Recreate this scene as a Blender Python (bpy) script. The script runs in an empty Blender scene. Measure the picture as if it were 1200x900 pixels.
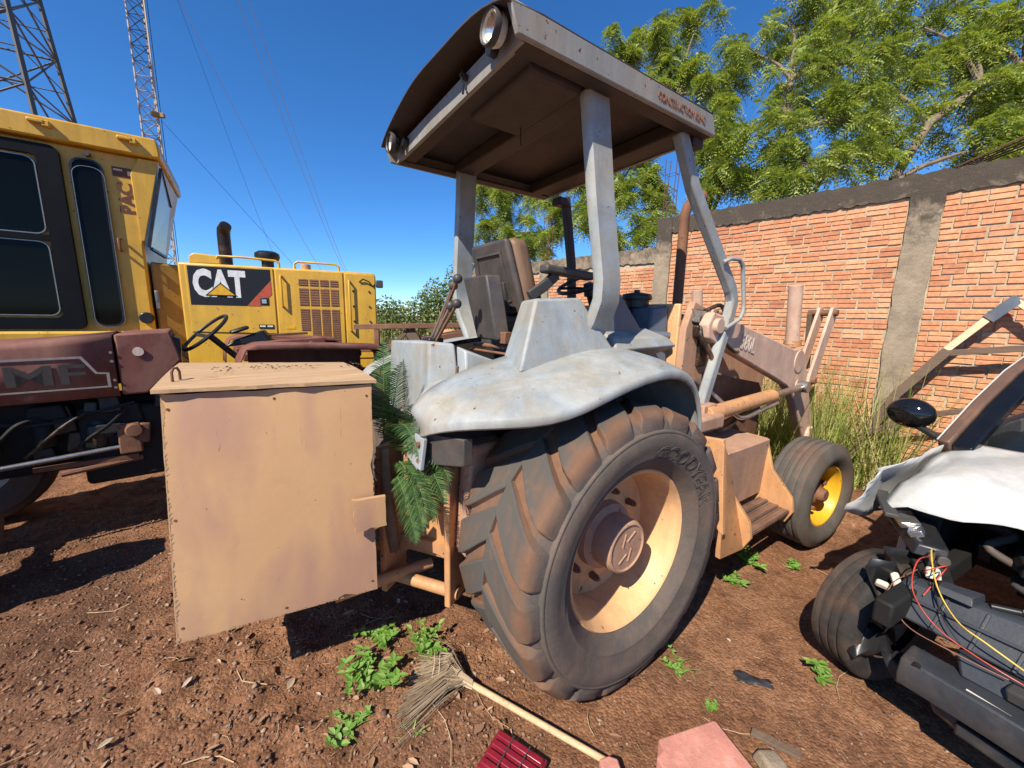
import bpy, math, random
import numpy as np
from mathutils import Vector, Matrix, Euler
rng = np.random.default_rng(7); random.seed(7)
scene = bpy.context.scene
col = scene.collection
R = math.radians

# ---------------------------------------------------------------- camera, sky, sun, exposure
cam_d = bpy.data.cameras.new('camera'); cam = bpy.data.objects.new('camera', cam_d); col.objects.link(cam)
cam_d.sensor_width = 36; cam_d.lens = 451/1200*36; cam_d.clip_start = .05; cam_d.clip_end = 3000
PITCH, ROLL, HC = R(9.85), R(1.19), 1.65
fw = Vector((0, math.cos(PITCH), -math.sin(PITCH))); up0 = Vector((0, math.sin(PITCH), math.cos(PITCH))); rt0 = Vector((1, 0, 0))
rt = rt0*math.cos(ROLL) + up0*math.sin(ROLL); up = up0*math.cos(ROLL) - rt0*math.sin(ROLL)
cam.matrix_world = Matrix(((rt.x, up.x, -fw.x, 0), (rt.y, up.y, -fw.y, 0), (rt.z, up.z, -fw.z, HC), (0, 0, 0, 1)))
scene.camera = cam

SUN_AZ, SUN_EL = R(56), R(45)        # direction the light travels over the ground, from +X; elevation
world = bpy.data.worlds.new('World'); scene.world = world; world.use_nodes = True
wn = world.node_tree.nodes; wl = world.node_tree.links
bg = wn['Background']; sky = wn.new('ShaderNodeTexSky'); sky.sky_type = 'NISHITA'; sky.sun_disc = False
to_sun = (-math.cos(SUN_AZ), -math.sin(SUN_AZ))
sky.sun_elevation = SUN_EL; sky.sun_rotation = math.atan2(to_sun[0], to_sun[1])
sky.altitude = 1500; sky.air_density = 1.0; sky.dust_density = 0; sky.ozone_density = 10
hsv = wn.new('ShaderNodeHueSaturation'); hsv.inputs['Saturation'].default_value = 1.12
wl.new(sky.outputs[0], hsv.inputs['Color']); wl.new(hsv.outputs[0], bg.inputs[0]); bg.inputs[1].default_value = .118
sd = bpy.data.lights.new('sun', 'SUN'); sun = bpy.data.objects.new('sun', sd); col.objects.link(sun)
sd.energy = 5.0; sd.angle = R(.5); sd.color = (1, .925, .80)
ld = Vector((math.cos(SUN_AZ)*math.cos(SUN_EL), math.sin(SUN_AZ)*math.cos(SUN_EL), -math.sin(SUN_EL)))
sun.rotation_euler = ld.to_track_quat('-Z', 'Y').to_euler(); sun.location = (-6, -8, 10)
vs = scene.view_settings; vs.view_transform = 'Standard'; vs.look = 'None'; vs.exposure = 0.68; vs.gamma = 1; vs.use_curve_mapping = False
scene.render.engine = 'CYCLES'
try: scene.cycles.max_bounces = 8; scene.cycles.transparent_max_bounces = 12
except Exception: pass

# ---------------------------------------------------------------- mesh helpers
class MB:
    def __init__(s): s.v = []; s.f = []
    def add(s, vs_, fs):
        b = len(s.v); s.v.extend([tuple(map(float, p)) for p in vs_]); s.f.extend([tuple(b+i for i in f) for f in fs]); return s
    def hexa(s, p):   # bottom 4 (ccw from above), top 4
        return s.add(p, [(3,2,1,0),(4,5,6,7),(0,1,5,4),(1,2,6,5),(2,3,7,6),(3,0,4,7)])
    def box(s, c, d, rot=None, taper=1.0):
        x,y,z = [q/2 for q in d]; t = taper
        p = [(-x,-y,-z),(x,-y,-z),(x,y,-z),(-x,y,-z),(-x*t,-y*t,z),(x*t,-y*t,z),(x*t,y*t,z),(-x*t,y*t,z)]
        if rot is not None:
            m = Euler([R(a) for a in rot]).to_matrix(); p = [m @ Vector(q) for q in p]
        return s.hexa([(q[0]+c[0], q[1]+c[1], q[2]+c[2]) for q in p])
    def prism(s, poly, plane, a, b):
        f = {'xz': lambda u,v,w:(u,w,v), 'yz': lambda u,v,w:(w,u,v), 'xy': lambda u,v,w:(u,v,w)}[plane]
        n = len(poly); p = [f(u,v,a) for u,v in poly] + [f(u,v,b) for u,v in poly]
        return s.add(p, [tuple(range(n))[::-1], tuple(range(n,2*n))] + [(i,(i+1)%n,n+(i+1)%n,n+i) for i in range(n)])
    def tube(s, pts, r, n=8, caps=True, squash=None):
        pts = [Vector(p) for p in pts]; k = len(pts); rs = r if isinstance(r,(list,tuple)) else [r]*k
        vs_ = []; t0 = (pts[1]-pts[0]).normalized()
        a = Vector((0,0,1)) if abs(t0.z) < .9 else Vector((1,0,0)); u = t0.cross(a).normalized()
        for i,p in enumerate(pts):
            if i == 0: t = t0
            elif i == k-1: t = (pts[i]-pts[i-1]).normalized()
            else: t = ((pts[i+1]-pts[i]).normalized()+(pts[i]-pts[i-1]).normalized()).normalized()
            u = (u - t*u.dot(t)).normalized(); w = t.cross(u)
            for j in range(n):
                an = 2*math.pi*j/n; vs_.append(p + (u*math.cos(an) + w*math.sin(an))*rs[i])
        fs = [(i*n+j, i*n+(j+1)%n, (i+1)*n+(j+1)%n, (i+1)*n+j) for i in range(k-1) for j in range(n)]
        if caps: fs += [tuple(range(n))[::-1], tuple((k-1)*n+j for j in range(n))]
        return s.add(vs_, fs)
    def bar(s, pts, w, h, upv=(0,0,1)):   # rectangular section swept along a path; w across, h along upv
        pts = [Vector(p) for p in pts]; k = len(pts); vs_ = []; U = Vector(upv)
        for i,p in enumerate(pts):
            if i == 0: t = pts[1]-pts[0]
            elif i == k-1: t = pts[i]-pts[i-1]
            else: t = (pts[i+1]-pts[i]).normalized()+(pts[i]-pts[i-1]).normalized()
            t.normalize(); a = t.cross(U).normalized(); b = a.cross(t).normalized()
            for sa,sb in ((-1,-1),(1,-1),(1,1),(-1,1)): vs_.append(p + a*sa*w/2 + b*sb*h/2)
        fs = [(i*4+j, i*4+(j+1)%4, (i+1)*4+(j+1)%4, (i+1)*4+j) for i in range(k-1) for j in range(4)]
        fs += [(3,2,1,0), tuple((k-1)*4+j for j in range(4))]
        return s.add(vs_, fs)
    def stube(s, pts, r, n=6, k=6):
        P = [Vector(p) for p in pts]; Q = [P[0]*2-P[1]]+P+[P[-1]*2-P[-2]]; out = []
        for i in range(1,len(Q)-2):
            a,b,c,d = Q[i-1],Q[i],Q[i+1],Q[i+2]
            for j in range(k):
                t = j/k; out.append(.5*((2*b)+(c-a)*t+(2*a-5*b+4*c-d)*t*t+(3*b-a-3*c+d)*t**3))
        return s.tube(out+[P[-1]], r, n)
    def cyl(s, p0, p1, r0, r1=None, n=20): return s.tube([p0,p1], [r0, r0 if r1 is None else r1], n)
    def lathe(s, prof, c=(0,0,0), axis='y', n=48):   # prof: (radius, position along axis)
        c = Vector(c); vs_ = []; k = len(prof)
        for r,t in prof:
            for j in range(n):
                a = 2*math.pi*j/n; q = {'y':(r*math.sin(a), t, r*math.cos(a)), 'z':(r*math.cos(a), r*math.sin(a), t), 'x':(t, r*math.cos(a), r*math.sin(a))}[axis]
                vs_.append(c+Vector(q))
        return s.add(vs_, [(i*n+j, i*n+(j+1)%n, (i+1)*n+(j+1)%n, (i+1)*n+j) for i in range(k-1) for j in range(n)])
    def grid(s, rows):
        m = len(rows); n = len(rows[0])
        return s.add([p for r in rows for p in r], [(i*n+j, i*n+j+1, (i+1)*n+j+1, (i+1)*n+j) for i in range(m-1) for j in range(n-1)])
    def ball(s, c, r, n=10, m=7, sc=(1,1,1)):
        rows = []
        for i in range(m+1):
            th = math.pi*i/m; rows.append([(c[0]+r*sc[0]*math.sin(th)*math.cos(2*math.pi*j/n), c[1]+r*sc[1]*math.sin(th)*math.sin(2*math.pi*j/n), c[2]+r*sc[2]*math.cos(th)) for j in range(n+1)])
        return s.grid(rows)
    def xf(s, m):
        s.v = [tuple(m @ Vector(p)) for p in s.v]; return s
    def mesh(s, name):
        me = bpy.data.meshes.new(name); me.from_pydata(s.v, [], s.f); me.validate(); return me
    def build(s, name, mat, parent=None, smooth=None, bevel=0, solid=0, seg=2, fix=True):
        me = s.mesh(name)
        if fix:
            import bmesh
            bm = bmesh.new(); bm.from_mesh(me)
            if smooth: bmesh.ops.remove_doubles(bm, verts=bm.verts, dist=1e-5)
            bmesh.ops.recalc_face_normals(bm, faces=bm.faces); bm.to_mesh(me); bm.free()
        return obj(name, me, mat, parent, smooth, bevel, solid, seg)
def obj(name, me, mat, parent=None, smooth=None, bevel=0, solid=0, seg=2):
    if mat is not None and not me.materials: me.materials.append(mat)
    if smooth:
        me.polygons.foreach_set('use_smooth', [True]*len(me.polygons)); me.set_sharp_from_angle(angle=R(smooth))
    o = bpy.data.objects.new(name, me); col.objects.link(o)
    if parent is not None: o.parent = parent
    if solid:
        m = o.modifiers.new('solid', 'SOLIDIFY'); m.thickness = solid; m.offset = 0
    if bevel:
        m = o.modifiers.new('bevel', 'BEVEL'); m.width = bevel; m.segments = seg; m.limit_method = 'ANGLE'; m.angle_limit = R(40)
        if not smooth:
            me.polygons.foreach_set('use_smooth', [True]*len(me.polygons)); me.set_sharp_from_angle(angle=R(35))
    return o
def tag(o, label=None, cat=None, group=None, kind=None):
    if label: o['label'] = label
    if cat: o['category'] = cat
    if group: o['group'] = group
    if kind: o['kind'] = kind
    return o
def thing(name, label, cat, loc=(0,0,0), rz=0, group=None):
    o = bpy.data.objects.new(name, None); col.objects.link(o); o.location = loc; o.rotation_euler = (0,0,R(rz)); o.empty_display_size = .2
    return tag(o, label, cat, group)
def npmesh(name, verts, faces, smooth=False):   # numpy verts (n,3), quads or tris (m,k)
    me = bpy.data.meshes.new(name); k = faces.shape[1]
    me.vertices.add(len(verts)); me.vertices.foreach_set('co', np.ascontiguousarray(verts, np.float32).ravel())
    me.loops.add(faces.size); me.loops.foreach_set('vertex_index', np.ascontiguousarray(faces, np.int32).ravel())
    me.polygons.add(len(faces)); me.polygons.foreach_set('loop_start', np.arange(0, faces.size, k, dtype=np.int32))
    me.update(calc_edges=True)
    if smooth: me.polygons.foreach_set('use_smooth', np.ones(len(faces), bool))
    return me
def text_mesh(body, size, off=0, extrude=.002, outline=False, xs=1.0, shear=0):
    cu = bpy.data.curves.new('lettering', 'FONT'); cu.body = body; cu.size = size; cu.offset = off; cu.shear = shear; cu.resolution_u = 3
    if outline: cu.fill_mode = 'NONE'; cu.bevel_depth = extrude; cu.bevel_resolution = 0
    else: cu.extrude = extrude
    o = bpy.data.objects.new('lettering', cu); col.objects.link(o)
    dg = bpy.context.evaluated_depsgraph_get(); me = bpy.data.meshes.new_from_object(o.evaluated_get(dg))
    bpy.data.objects.remove(o); bpy.data.curves.remove(cu)
    for v in me.vertices: v.co.x *= xs
    me.materials.clear()
    return me
def place_text(me, origin, xdir, ydir):
    x = Vector(xdir).normalized(); y = Vector(ydir); y = (y - x*y.dot(x)).normalized(); z = x.cross(y)
    m = Matrix(((x.x,y.x,z.x,origin[0]),(x.y,y.y,z.y,origin[1]),(x.z,y.z,z.z,origin[2]),(0,0,0,1)))
    me.transform(m); return me
def noise2(x, y, seed=0):   # smooth value noise
    xi = np.floor(x).astype(np.int64); yi = np.floor(y).astype(np.int64); fx = x-xi; fy = y-yi
    def h(a, b):
        n = (a*374761393 + b*668265263 + seed*974634777) & 0xffffffff; n = ((n ^ (n >> 13))*1274126177) & 0xffffffff
        return ((n ^ (n >> 16)) & 0xffff)/65535.
    fx = fx*fx*(3-2*fx); fy = fy*fy*(3-2*fy)
    return (h(xi,yi)*(1-fx)+h(xi+1,yi)*fx)*(1-fy) + (h(xi,yi+1)*(1-fx)+h(xi+1,yi+1)*fx)*fy

# ---------------------------------------------------------------- materials
def newmat(name):
    m = bpy.data.materials.new(name); m.use_nodes = True; nt = m.node_tree; return m, nt, nt.nodes['Principled BSDF']
def N(nt, t, **k):
    n = nt.nodes.new(t)
    for a,b in k.items():
        if a.startswith('i_'):
            key = a[2:]; n.inputs[int(key) if key.isdigit() else key].default_value = b
        else: setattr(n, a, b)
    return n
def ramp(nt, fac, stops):
    r = nt.nodes.new('ShaderNodeValToRGB'); e = r.color_ramp.elements
    while len(e) < len(stops): e.new(.5)
    for q,(p,c) in zip(e, stops): q.position = p; q.color = (c,c,c,1) if isinstance(c,(int,float)) else (*c,1)
    nt.links.new(fac, r.inputs[0]); return r.outputs[0]
def mix(nt, fac, a, b, mode='MIX'):
    n = nt.nodes.new('ShaderNodeMix'); n.data_type = 'RGBA'; n.blend_type = mode
    for sock,v in ((n.inputs[0],fac),(n.inputs[6],a),(n.inputs[7],b)):
        if isinstance(v,(int,float)): sock.default_value = v
        elif isinstance(v,tuple): sock.default_value = (*v,1)
        else: nt.links.new(v, sock)
    return n.outputs[2]
def noise(nt, co, scale, detail=4, rough=.6, dist=0):
    n = N(nt,'ShaderNodeTexNoise'); n.inputs['Scale'].default_value = scale; n.inputs['Detail'].default_value = detail; n.inputs['Roughness'].default_value = rough; n.inputs['Distortion'].default_value = dist
    nt.links.new(co, n.inputs['Vector']); return n.outputs['Fac']
DUST = (.30,.145,.08)
def paint(name, c, rough=.55, metal=0, var=.18, scale=5, dust=.4, dustc=DUST, dscale=3.0, updust=.0, rust=0, rustc=(.13,.045,.02), bump=.12, bscale=60, spec=.4, fade=None, streak=False):
    m, nt, b = newmat(name); L = nt.links
    co = N(nt,'ShaderNodeTexCoord').outputs['Object']
    if streak:
        mp = N(nt,'ShaderNodeMapping'); mp.inputs['Scale'].default_value = (1,1,.25); L.new(co, mp.inputs[0]); cs = mp.outputs[0]
    else: cs = co
    n1 = noise(nt, cs, scale, 6, .65); a = tuple(min(1,q*(1+var)) for q in c); d = tuple(q*(1-var) for q in c)
    colr = mix(nt, ramp(nt, n1, ((.3,0),(.7,1))), d, a)
    if fade: colr = mix(nt, ramp(nt, noise(nt, co, scale*.6, 5, .7, .6), ((.45,0),(.62,1))), colr, fade)
    n2 = noise(nt, cs, dscale, 8, .72, .4); mask = ramp(nt, n2, ((.62-.34*dust,0),(.80-.22*dust,1)))
    if updust:
        g = N(nt,'ShaderNodeNewGeometry'); sx = N(nt,'ShaderNodeSeparateXYZ'); L.new(g.outputs['Normal'], sx.inputs[0])
        mr = N(nt,'ShaderNodeMapRange'); mr.inputs[1].default_value = .35; mr.inputs[2].default_value = 1; mr.inputs[4].default_value = updust; L.new(sx.outputs[2], mr.inputs[0])
        mm = N(nt,'ShaderNodeMath', operation='MAXIMUM'); L.new(mr.outputs[0], mm.inputs[0])
        m2 = N(nt,'ShaderNodeMath', operation='MULTIPLY'); L.new(mask, m2.inputs[0]); m2.inputs[1].default_value = min(1,dust*1.6); L.new(m2.outputs[0], mm.inputs[1]); mask = mm.outputs[0]
    else:
        m2 = N(nt,'ShaderNodeMath', operation='MULTIPLY'); L.new(mask, m2.inputs[0]); m2.inputs[1].default_value = min(1,dust*1.6); mask = m2.outputs[0]
    colr = mix(nt, mask, colr, dustc)
    if rust:
        n3 = noise(nt, co, 11, 10, .75, .3); rm = ramp(nt, n3, ((.70-.22*rust,0),(.76-.22*rust,1))); colr = mix(nt, rm, colr, rustc)
    chip = ramp(nt, noise(nt, co, 36, 3, .55, .4), ((.705-.05*min(1,rust*2),0),(.715-.05*min(1,rust*2),1 if rust else 0))); colr = mix(nt, chip, colr, tuple(q*.9+.01 for q in rustc))
    sm = N(nt,'ShaderNodeMapping'); sm.inputs['Scale'].default_value = (9,9,1.1); L.new(co, sm.inputs[0])
    colr = mix(nt, .30, colr, mix(nt, 1.0, colr, ramp(nt, noise(nt, sm.outputs[0], 1.6, 5, .65), ((.36,.45),(.62,1.0))), 'MULTIPLY'))
    fine = noise(nt, co, 170, 3, .6); colr = mix(nt, .22, colr, mix(nt, 1.0, colr, ramp(nt, fine, ((.3,.55),(.7,1.0))), 'MULTIPLY'))
    L.new(colr, b.inputs['Base Color']); b.inputs['Metallic'].default_value = metal; b.inputs['Specular IOR Level'].default_value = spec
    rr = N(nt,'ShaderNodeMapRange'); rr.inputs[3].default_value = rough-.08; rr.inputs[4].default_value = min(1,rough+.3); L.new(mask, rr.inputs[0]); L.new(rr.outputs[0], b.inputs['Roughness'])
    if bump:
        bp = N(nt,'ShaderNodeBump'); bp.inputs['Strength'].default_value = bump; bp.inputs['Distance'].default_value = .01; L.new(noise(nt, co, bscale, 6, .7), bp.inputs['Height']); L.new(bp.outputs[0], b.inputs['Normal'])
    return m
M = {}
M['grey'] = paint('weathered grey paint', (.29,.322,.335), .55, var=.14, dust=.54, dustc=(.30,.25,.175), dscale=4.2, rust=.05, fade=(.375,.38,.36), bump=.05)
M['roof'] = paint('weathered canopy paint', (.27,.255,.22), .55, var=.15, dust=.45, dustc=(.30,.22,.15), rust=.25, streak=True, bump=.08)
M['roof_in'] = paint('dusty shade-darkened underside', (.050,.034,.028), .7, dust=.3, dustc=(.10,.06,.04), rust=.2)  # base darkened to include the shade below the canopy
M['orange'] = paint('faded orange paint', (.58,.29,.12), .6, var=.16, dust=.5, dustc=(.38,.19,.11), rust=.34, bump=.1)
M['orange_dusty'] = paint('dust covered orange paint', (.47,.275,.175), .8, var=.16, dust=.6, dustc=(.36,.20,.125), updust=.4, rust=.26, bump=.12)
M['arm_tan'] = paint('pale dusty tan paint', (.60,.40,.29), .8, var=.14, dust=.5, dustc=(.50,.31,.21), rust=.20, bump=.1)
M['orange_rusty'] = paint('rusty brown steel', (.17,.075,.04), .8, dust=.5, rust=.4, bump=.3)
M['rim'] = paint('faded orange rim paint', (.72,.41,.19), .6, var=.10, dust=.42, dustc=(.46,.25,.14), rust=.12, bump=.05)
M['rim_yellow'] = paint('yellow rim paint', (.72,.38,.02), .5, var=.08, dust=.25, rust=.18, bump=.05)
M['yellow'] = paint('machine yellow paint', (.63,.36,.042), .45, var=.09, dust=.32, dustc=(.42,.24,.08), rust=.04, bump=.03)
M['yellow_dark'] = paint('dirty yellow paint', (.34,.18,.025), .6, var=.15, dust=.4, rust=.2)
M['red'] = paint('faded tractor red paint', (.175,.058,.042), .72, var=.28, dust=.5, dustc=(.20,.10,.068), fade=(.235,.10,.072), rust=.30, bump=.06)
M['rubber'] = paint('dusty tyre rubber', (.075,.066,.058), .8, var=.25, dust=.44, dustc=(.20,.105,.062), dscale=3.2, bump=.25, bscale=90, spec=.25)
def tyre_mat(name, base, dirt, r0, r1, top):   # dust packed between and below the lugs, worn grey lug tops
    m, nt, b = newmat(name); L = nt.links; co = N(nt,'ShaderNodeTexCoord').outputs['Object']; sx = N(nt,'ShaderNodeSeparateXYZ'); L.new(co, sx.inputs[0])
    cx = N(nt,'ShaderNodeCombineXYZ'); L.new(sx.outputs[0], cx.inputs[0]); L.new(sx.outputs[2], cx.inputs[2]); ln = N(nt,'ShaderNodeVectorMath', operation='LENGTH'); L.new(cx.outputs[0], ln.inputs[0])
    n1 = noise(nt, co, 4.5, 9, .74, .5); ad = N(nt,'ShaderNodeMath', operation='MULTIPLY_ADD'); L.new(n1, ad.inputs[0]); ad.inputs[1].default_value = .16; ad.inputs[2].default_value = -.08
    rr = N(nt,'ShaderNodeMath', operation='ADD'); L.new(ln.outputs['Value'], rr.inputs[0]); L.new(ad.outputs[0], rr.inputs[1])
    f1 = N(nt,'ShaderNodeMapRange'); f1.inputs[1].default_value = r0; f1.inputs[2].default_value = r1; L.new(rr.outputs[0], f1.inputs[0])
    f2 = N(nt,'ShaderNodeMapRange'); f2.inputs[1].default_value = top; f2.inputs[2].default_value = top+.012; L.new(ln.outputs['Value'], f2.inputs[0])
    c0 = mix(nt, ramp(nt, noise(nt, co, 3.2, 8, .72, .5), ((.40,0),(.64,1))), tuple(q*.72 for q in base), tuple(q*.62+w*.5 for q,w in zip(base,dirt)))
    c0 = mix(nt, ramp(nt, noise(nt, co, 60, 5, .7), ((.3,.0),(.75,.35))), c0, tuple(q*.45 for q in base))
    c1 = mix(nt, f1.outputs[0], c0, mix(nt, ramp(nt, noise(nt, co, 14, 7, .7), ((.35,0),(.7,1))), tuple(q*.72 for q in dirt), dirt))
    tp = mix(nt, ramp(nt, noise(nt, co, 8, 8, .75, .3), ((.56,0),(.72,.75))), tuple(q*.66 for q in base), tuple(q*.9 for q in dirt)); c2 = mix(nt, f2.outputs[0], c1, tp)
    L.new(c2, b.inputs['Base Color']); b.inputs['Roughness'].default_value = .88; b.inputs['Specular IOR Level'].default_value = .2
    bp = N(nt,'ShaderNodeBump'); bp.inputs['Strength'].default_value = .35; bp.inputs['Distance'].default_value = .008; L.new(noise(nt, co, 55, 8, .75), bp.inputs['Height']); L.new(bp.outputs[0], b.inputs['Normal'])
    return m
M['bigtyre'] = tyre_mat('dusty grey tyre rubber', (.125,.111,.097), (.195,.102,.060), .585, .645, .646)
M['rubber_clean'] = paint('worn tyre rubber', (.10,.088,.076), .85, var=.25, dust=.52, dustc=(.17,.09,.055), dscale=4, bump=.2, bscale=120, spec=.2)
M['tread_dirt'] = paint('dusty lug rubber', (.115,.103,.092), .88, var=.2, dust=.40, dustc=(.25,.125,.07), dscale=5, bump=.2, bscale=70, spec=.2)
M['black'] = paint('black plastic', (.016,.016,.017), .45, var=.3, dust=.3, dustc=(.10,.07,.05), bump=.05)
M['door_black'] = paint('black door frame', (.007,.007,.008), .55, var=.2, dust=.1, dustc=(.03,.025,.02), bump=.03, spec=.12)
M['cartyre'] = paint('dark car tyre', (.035,.032,.030), .8, var=.25, dust=.5, dustc=(.14,.08,.05), dscale=4, bump=.2, bscale=120, spec=.2)
M['black_gloss'] = paint('glossy black plastic', (.008,.008,.008), .16, var=.2, dust=.12, dustc=(.07,.05,.04), bump=0, spec=.5)
M['darkgrey'] = paint('dark grey plastic', (.055,.052,.05), .55, var=.2, dust=.45, dustc=(.14,.095,.07), bump=.1)
M['blueplastic'] = paint('dusty charcoal plastic', (.035,.038,.044), .5, var=.25, dust=.35, dustc=(.12,.085,.06), bump=.1)
M['navy'] = paint('blue grey steel', (.10,.115,.14), .5, var=.2, dust=.35, rust=.1)
M['vinyl'] = paint('tan vinyl', (.19,.115,.07), .6, var=.15, dust=.35)
M['steel'] = paint('grey galvanised steel', (.30,.30,.29), .45, metal=.7, var=.15, dust=.2, rust=.15)
M['rod'] = paint('worn chrome rod', (.42,.40,.37), .35, metal=.8, var=.15, dust=.35, rust=.25)
M['white'] = paint('white car paint', (.53,.52,.485), .34, var=.03, dust=.2, dustc=(.55,.45,.34), bump=.02, spec=.5)
M['brownish'] = paint('brown pillar reflection and clamp', (.13,.075,.05), .35, var=.15, dust=.3)  # brown on the windscreen pillars is a painted reflection
M['grease'] = paint('black grease', (.02,.014,.01), .4, var=.4, dust=.4, bump=.5)
M['wood'] = None
def dirt_mat():
    m, nt, b = newmat('red dirt'); L = nt.links; co = N(nt,'ShaderNodeTexCoord').outputs['Object']
    n0 = noise(nt, co, .55, 5, .6, .8); n1 = noise(nt, co, 1.3, 8, .7, .5); n2 = noise(nt, co, 7, 10, .75, .3); n3 = noise(nt, co, 60, 8, .75)
    c = mix(nt, ramp(nt, n1, ((.36,0),(.62,1))), (.240,.108,.053), (.318,.162,.086))
    c = mix(nt, ramp(nt, n2, ((.42,0),(.66,1))), c, (.125,.056,.028))
    c = mix(nt, ramp(nt, n3, ((.60,0),(.72,.8))), c, (.33,.215,.145))
    c = mix(nt, ramp(nt, n0, ((.48,0),(.64,.75))), c, (.085,.042,.026))
    v = N(nt,'ShaderNodeTexVoronoi'); v.inputs['Scale'].default_value = 85; L.new(co, v.inputs['Vector'])
    hs = N(nt,'ShaderNodeHueSaturation'); hs.inputs['Saturation'].default_value = 1.0; L.new(c, hs.inputs['Color'])
    sep = N(nt,'ShaderNodeSeparateColor'); L.new(v.outputs['Color'], sep.inputs[0]); mr = N(nt,'ShaderNodeMapRange'); mr.inputs[3].default_value = .72; mr.inputs[4].default_value = 1.25; L.new(sep.outputs[0], mr.inputs[0]); L.new(mr.outputs[0], hs.inputs['Value'])
    L.new(hs.outputs[0], b.inputs['Base Color']); b.inputs['Roughness'].default_value = .92; b.inputs['Specular IOR Level'].default_value = .2
    b1 = N(nt,'ShaderNodeBump'); b1.inputs['Strength'].default_value = .55; b1.inputs['Distance'].default_value = .012; L.new(v.outputs['Distance'], b1.inputs['Height']); b1.invert = True
    b2 = N(nt,'ShaderNodeBump'); b2.inputs['Strength'].default_value = .7; b2.inputs['Distance'].default_value = .02; L.new(noise(nt, co, 38, 10, .78), b2.inputs['Height']); L.new(b1.outputs[0], b2.inputs['Normal']); L.new(b2.outputs[0], b.inputs['Normal'])
    return m
def island_mat(name, cols, rough=.85, trans=0, spec=.2, obj_rand=False, grain=0, gscale=60, dark=None):
    m, nt, b = newmat(name); L = nt.links
    if obj_rand: r = N(nt,'ShaderNodeObjectInfo').outputs['Random']
    else: r = N(nt,'ShaderNodeNewGeometry').outputs['Random Per Island']
    n = len(cols); c = ramp(nt, r, [((i+.5)/n, q) for i,q in enumerate(cols)])
    co = N(nt,'ShaderNodeTexCoord').outputs['Object' if not obj_rand else 'Generated']
    if grain:
        g = N(nt,'ShaderNodeNewGeometry').outputs['Position']
        c = mix(nt, grain, c, mix(nt, 1.0, c, ramp(nt, noise(nt, g, gscale, 6, .7), ((.3,.35),(.7,1.15))), 'MULTIPLY'))
        bp = N(nt,'ShaderNodeBump'); bp.inputs['Strength'].default_value = .3; bp.inputs['Distance'].default_value = .006; L.new(noise(nt, g, gscale*1.5, 6, .7), bp.inputs['Height']); L.new(bp.outputs[0], b.inputs['Normal'])
    L.new(c, b.inputs['Base Color']); b.inputs['Roughness'].default_value = rough; b.inputs['Specular IOR Level'].default_value = spec
    if trans:
        t = N(nt,'ShaderNodeBsdfTranslucent'); L.new(mix(nt, 1.0, c, (1.0,1.0,.5), 'MULTIPLY'), t.inputs[0]); ms = N(nt,'ShaderNodeMixShader'); ms.inputs[0].default_value = trans
        L.new(b.outputs[0], ms.inputs[1]); L.new(t.outputs[0], ms.inputs[2]); L.new(ms.outputs[0], nt.nodes['Material Output'].inputs[0])
    return m
def concrete_mat(name, c=(.30,.235,.165), stain=(.060,.048,.038), topz=3.05, amt=.95):
    m, nt, b = newmat(name); L = nt.links; co = N(nt,'ShaderNodeTexCoord').outputs['Object']
    n1 = noise(nt, co, 5, 9, .75, .3); cc = mix(nt, ramp(nt, n1, ((.35,0),(.65,1))), tuple(q*.7 for q in c), tuple(q*1.15 for q in c))
    sx = N(nt,'ShaderNodeSeparateXYZ'); L.new(co, sx.inputs[0])
    mr = N(nt,'ShaderNodeMapRange'); mr.inputs[1].default_value = topz-1.0; mr.inputs[2].default_value = topz+.1; mr.inputs[3].default_value = -.25; mr.inputs[4].default_value = .42*amt; L.new(sx.outputs[2], mr.inputs[0])
    ad = N(nt,'ShaderNodeMath', operation='ADD'); L.new(mr.outputs[0], ad.inputs[0]); L.new(noise(nt, co, 9, 9, .75, .5), ad.inputs[1])
    cc = mix(nt, ramp(nt, ad.outputs[0], ((.50,0),(.74,.93))), cc, stain)
    cc = mix(nt, ramp(nt, noise(nt, co, 45, 6, .8), ((.60,0),(.70,.35))), cc, tuple(min(1,q*1.25) for q in c))
    L.new(cc, b.inputs['Base Color']); b.inputs['Roughness'].default_value = .95; b.inputs['Specular IOR Level'].default_value = .15
    bp = N(nt,'ShaderNodeBump'); bp.inputs['Strength'].default_value = .6; bp.inputs['Distance'].default_value = .02; L.new(noise(nt, co, 26, 9, .75), bp.inputs['Height']); L.new(bp.outputs[0], b.inputs['Normal'])
    return m
def wood_mat(name, c1, c2, axis=0, scale=14, paintc=None, rough=.8, dirt=(.10,.07,.045)):
    m, nt, b = newmat(name); L = nt.links; co = N(nt,'ShaderNodeTexCoord').outputs['Object']
    mp = N(nt,'ShaderNodeMapping'); sc = [scale]*3; sc[axis] = scale*.06; mp.inputs['Scale'].default_value = sc; L.new(co, mp.inputs[0])
    n1 = noise(nt, mp.outputs[0], 3, 8, .7, .8); c = mix(nt, ramp(nt, n1, ((.3,0),(.7,1))), c1, c2)
    c = mix(nt, ramp(nt, noise(nt, co, 7, 9, .75), ((.60,0),(.72,.75))), c, dirt)
    L.new(c, b.inputs['Base Color']); b.inputs['Roughness'].default_value = rough; b.inputs['Specular IOR Level'].default_value = .2
    bp = N(nt,'ShaderNodeBump'); bp.inputs['Strength'].default_value = .35; bp.inputs['Distance'].default_value = .006; L.new(n1, bp.inputs['Height']); L.new(bp.outputs[0], b.inputs['Normal'])
    return m
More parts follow.
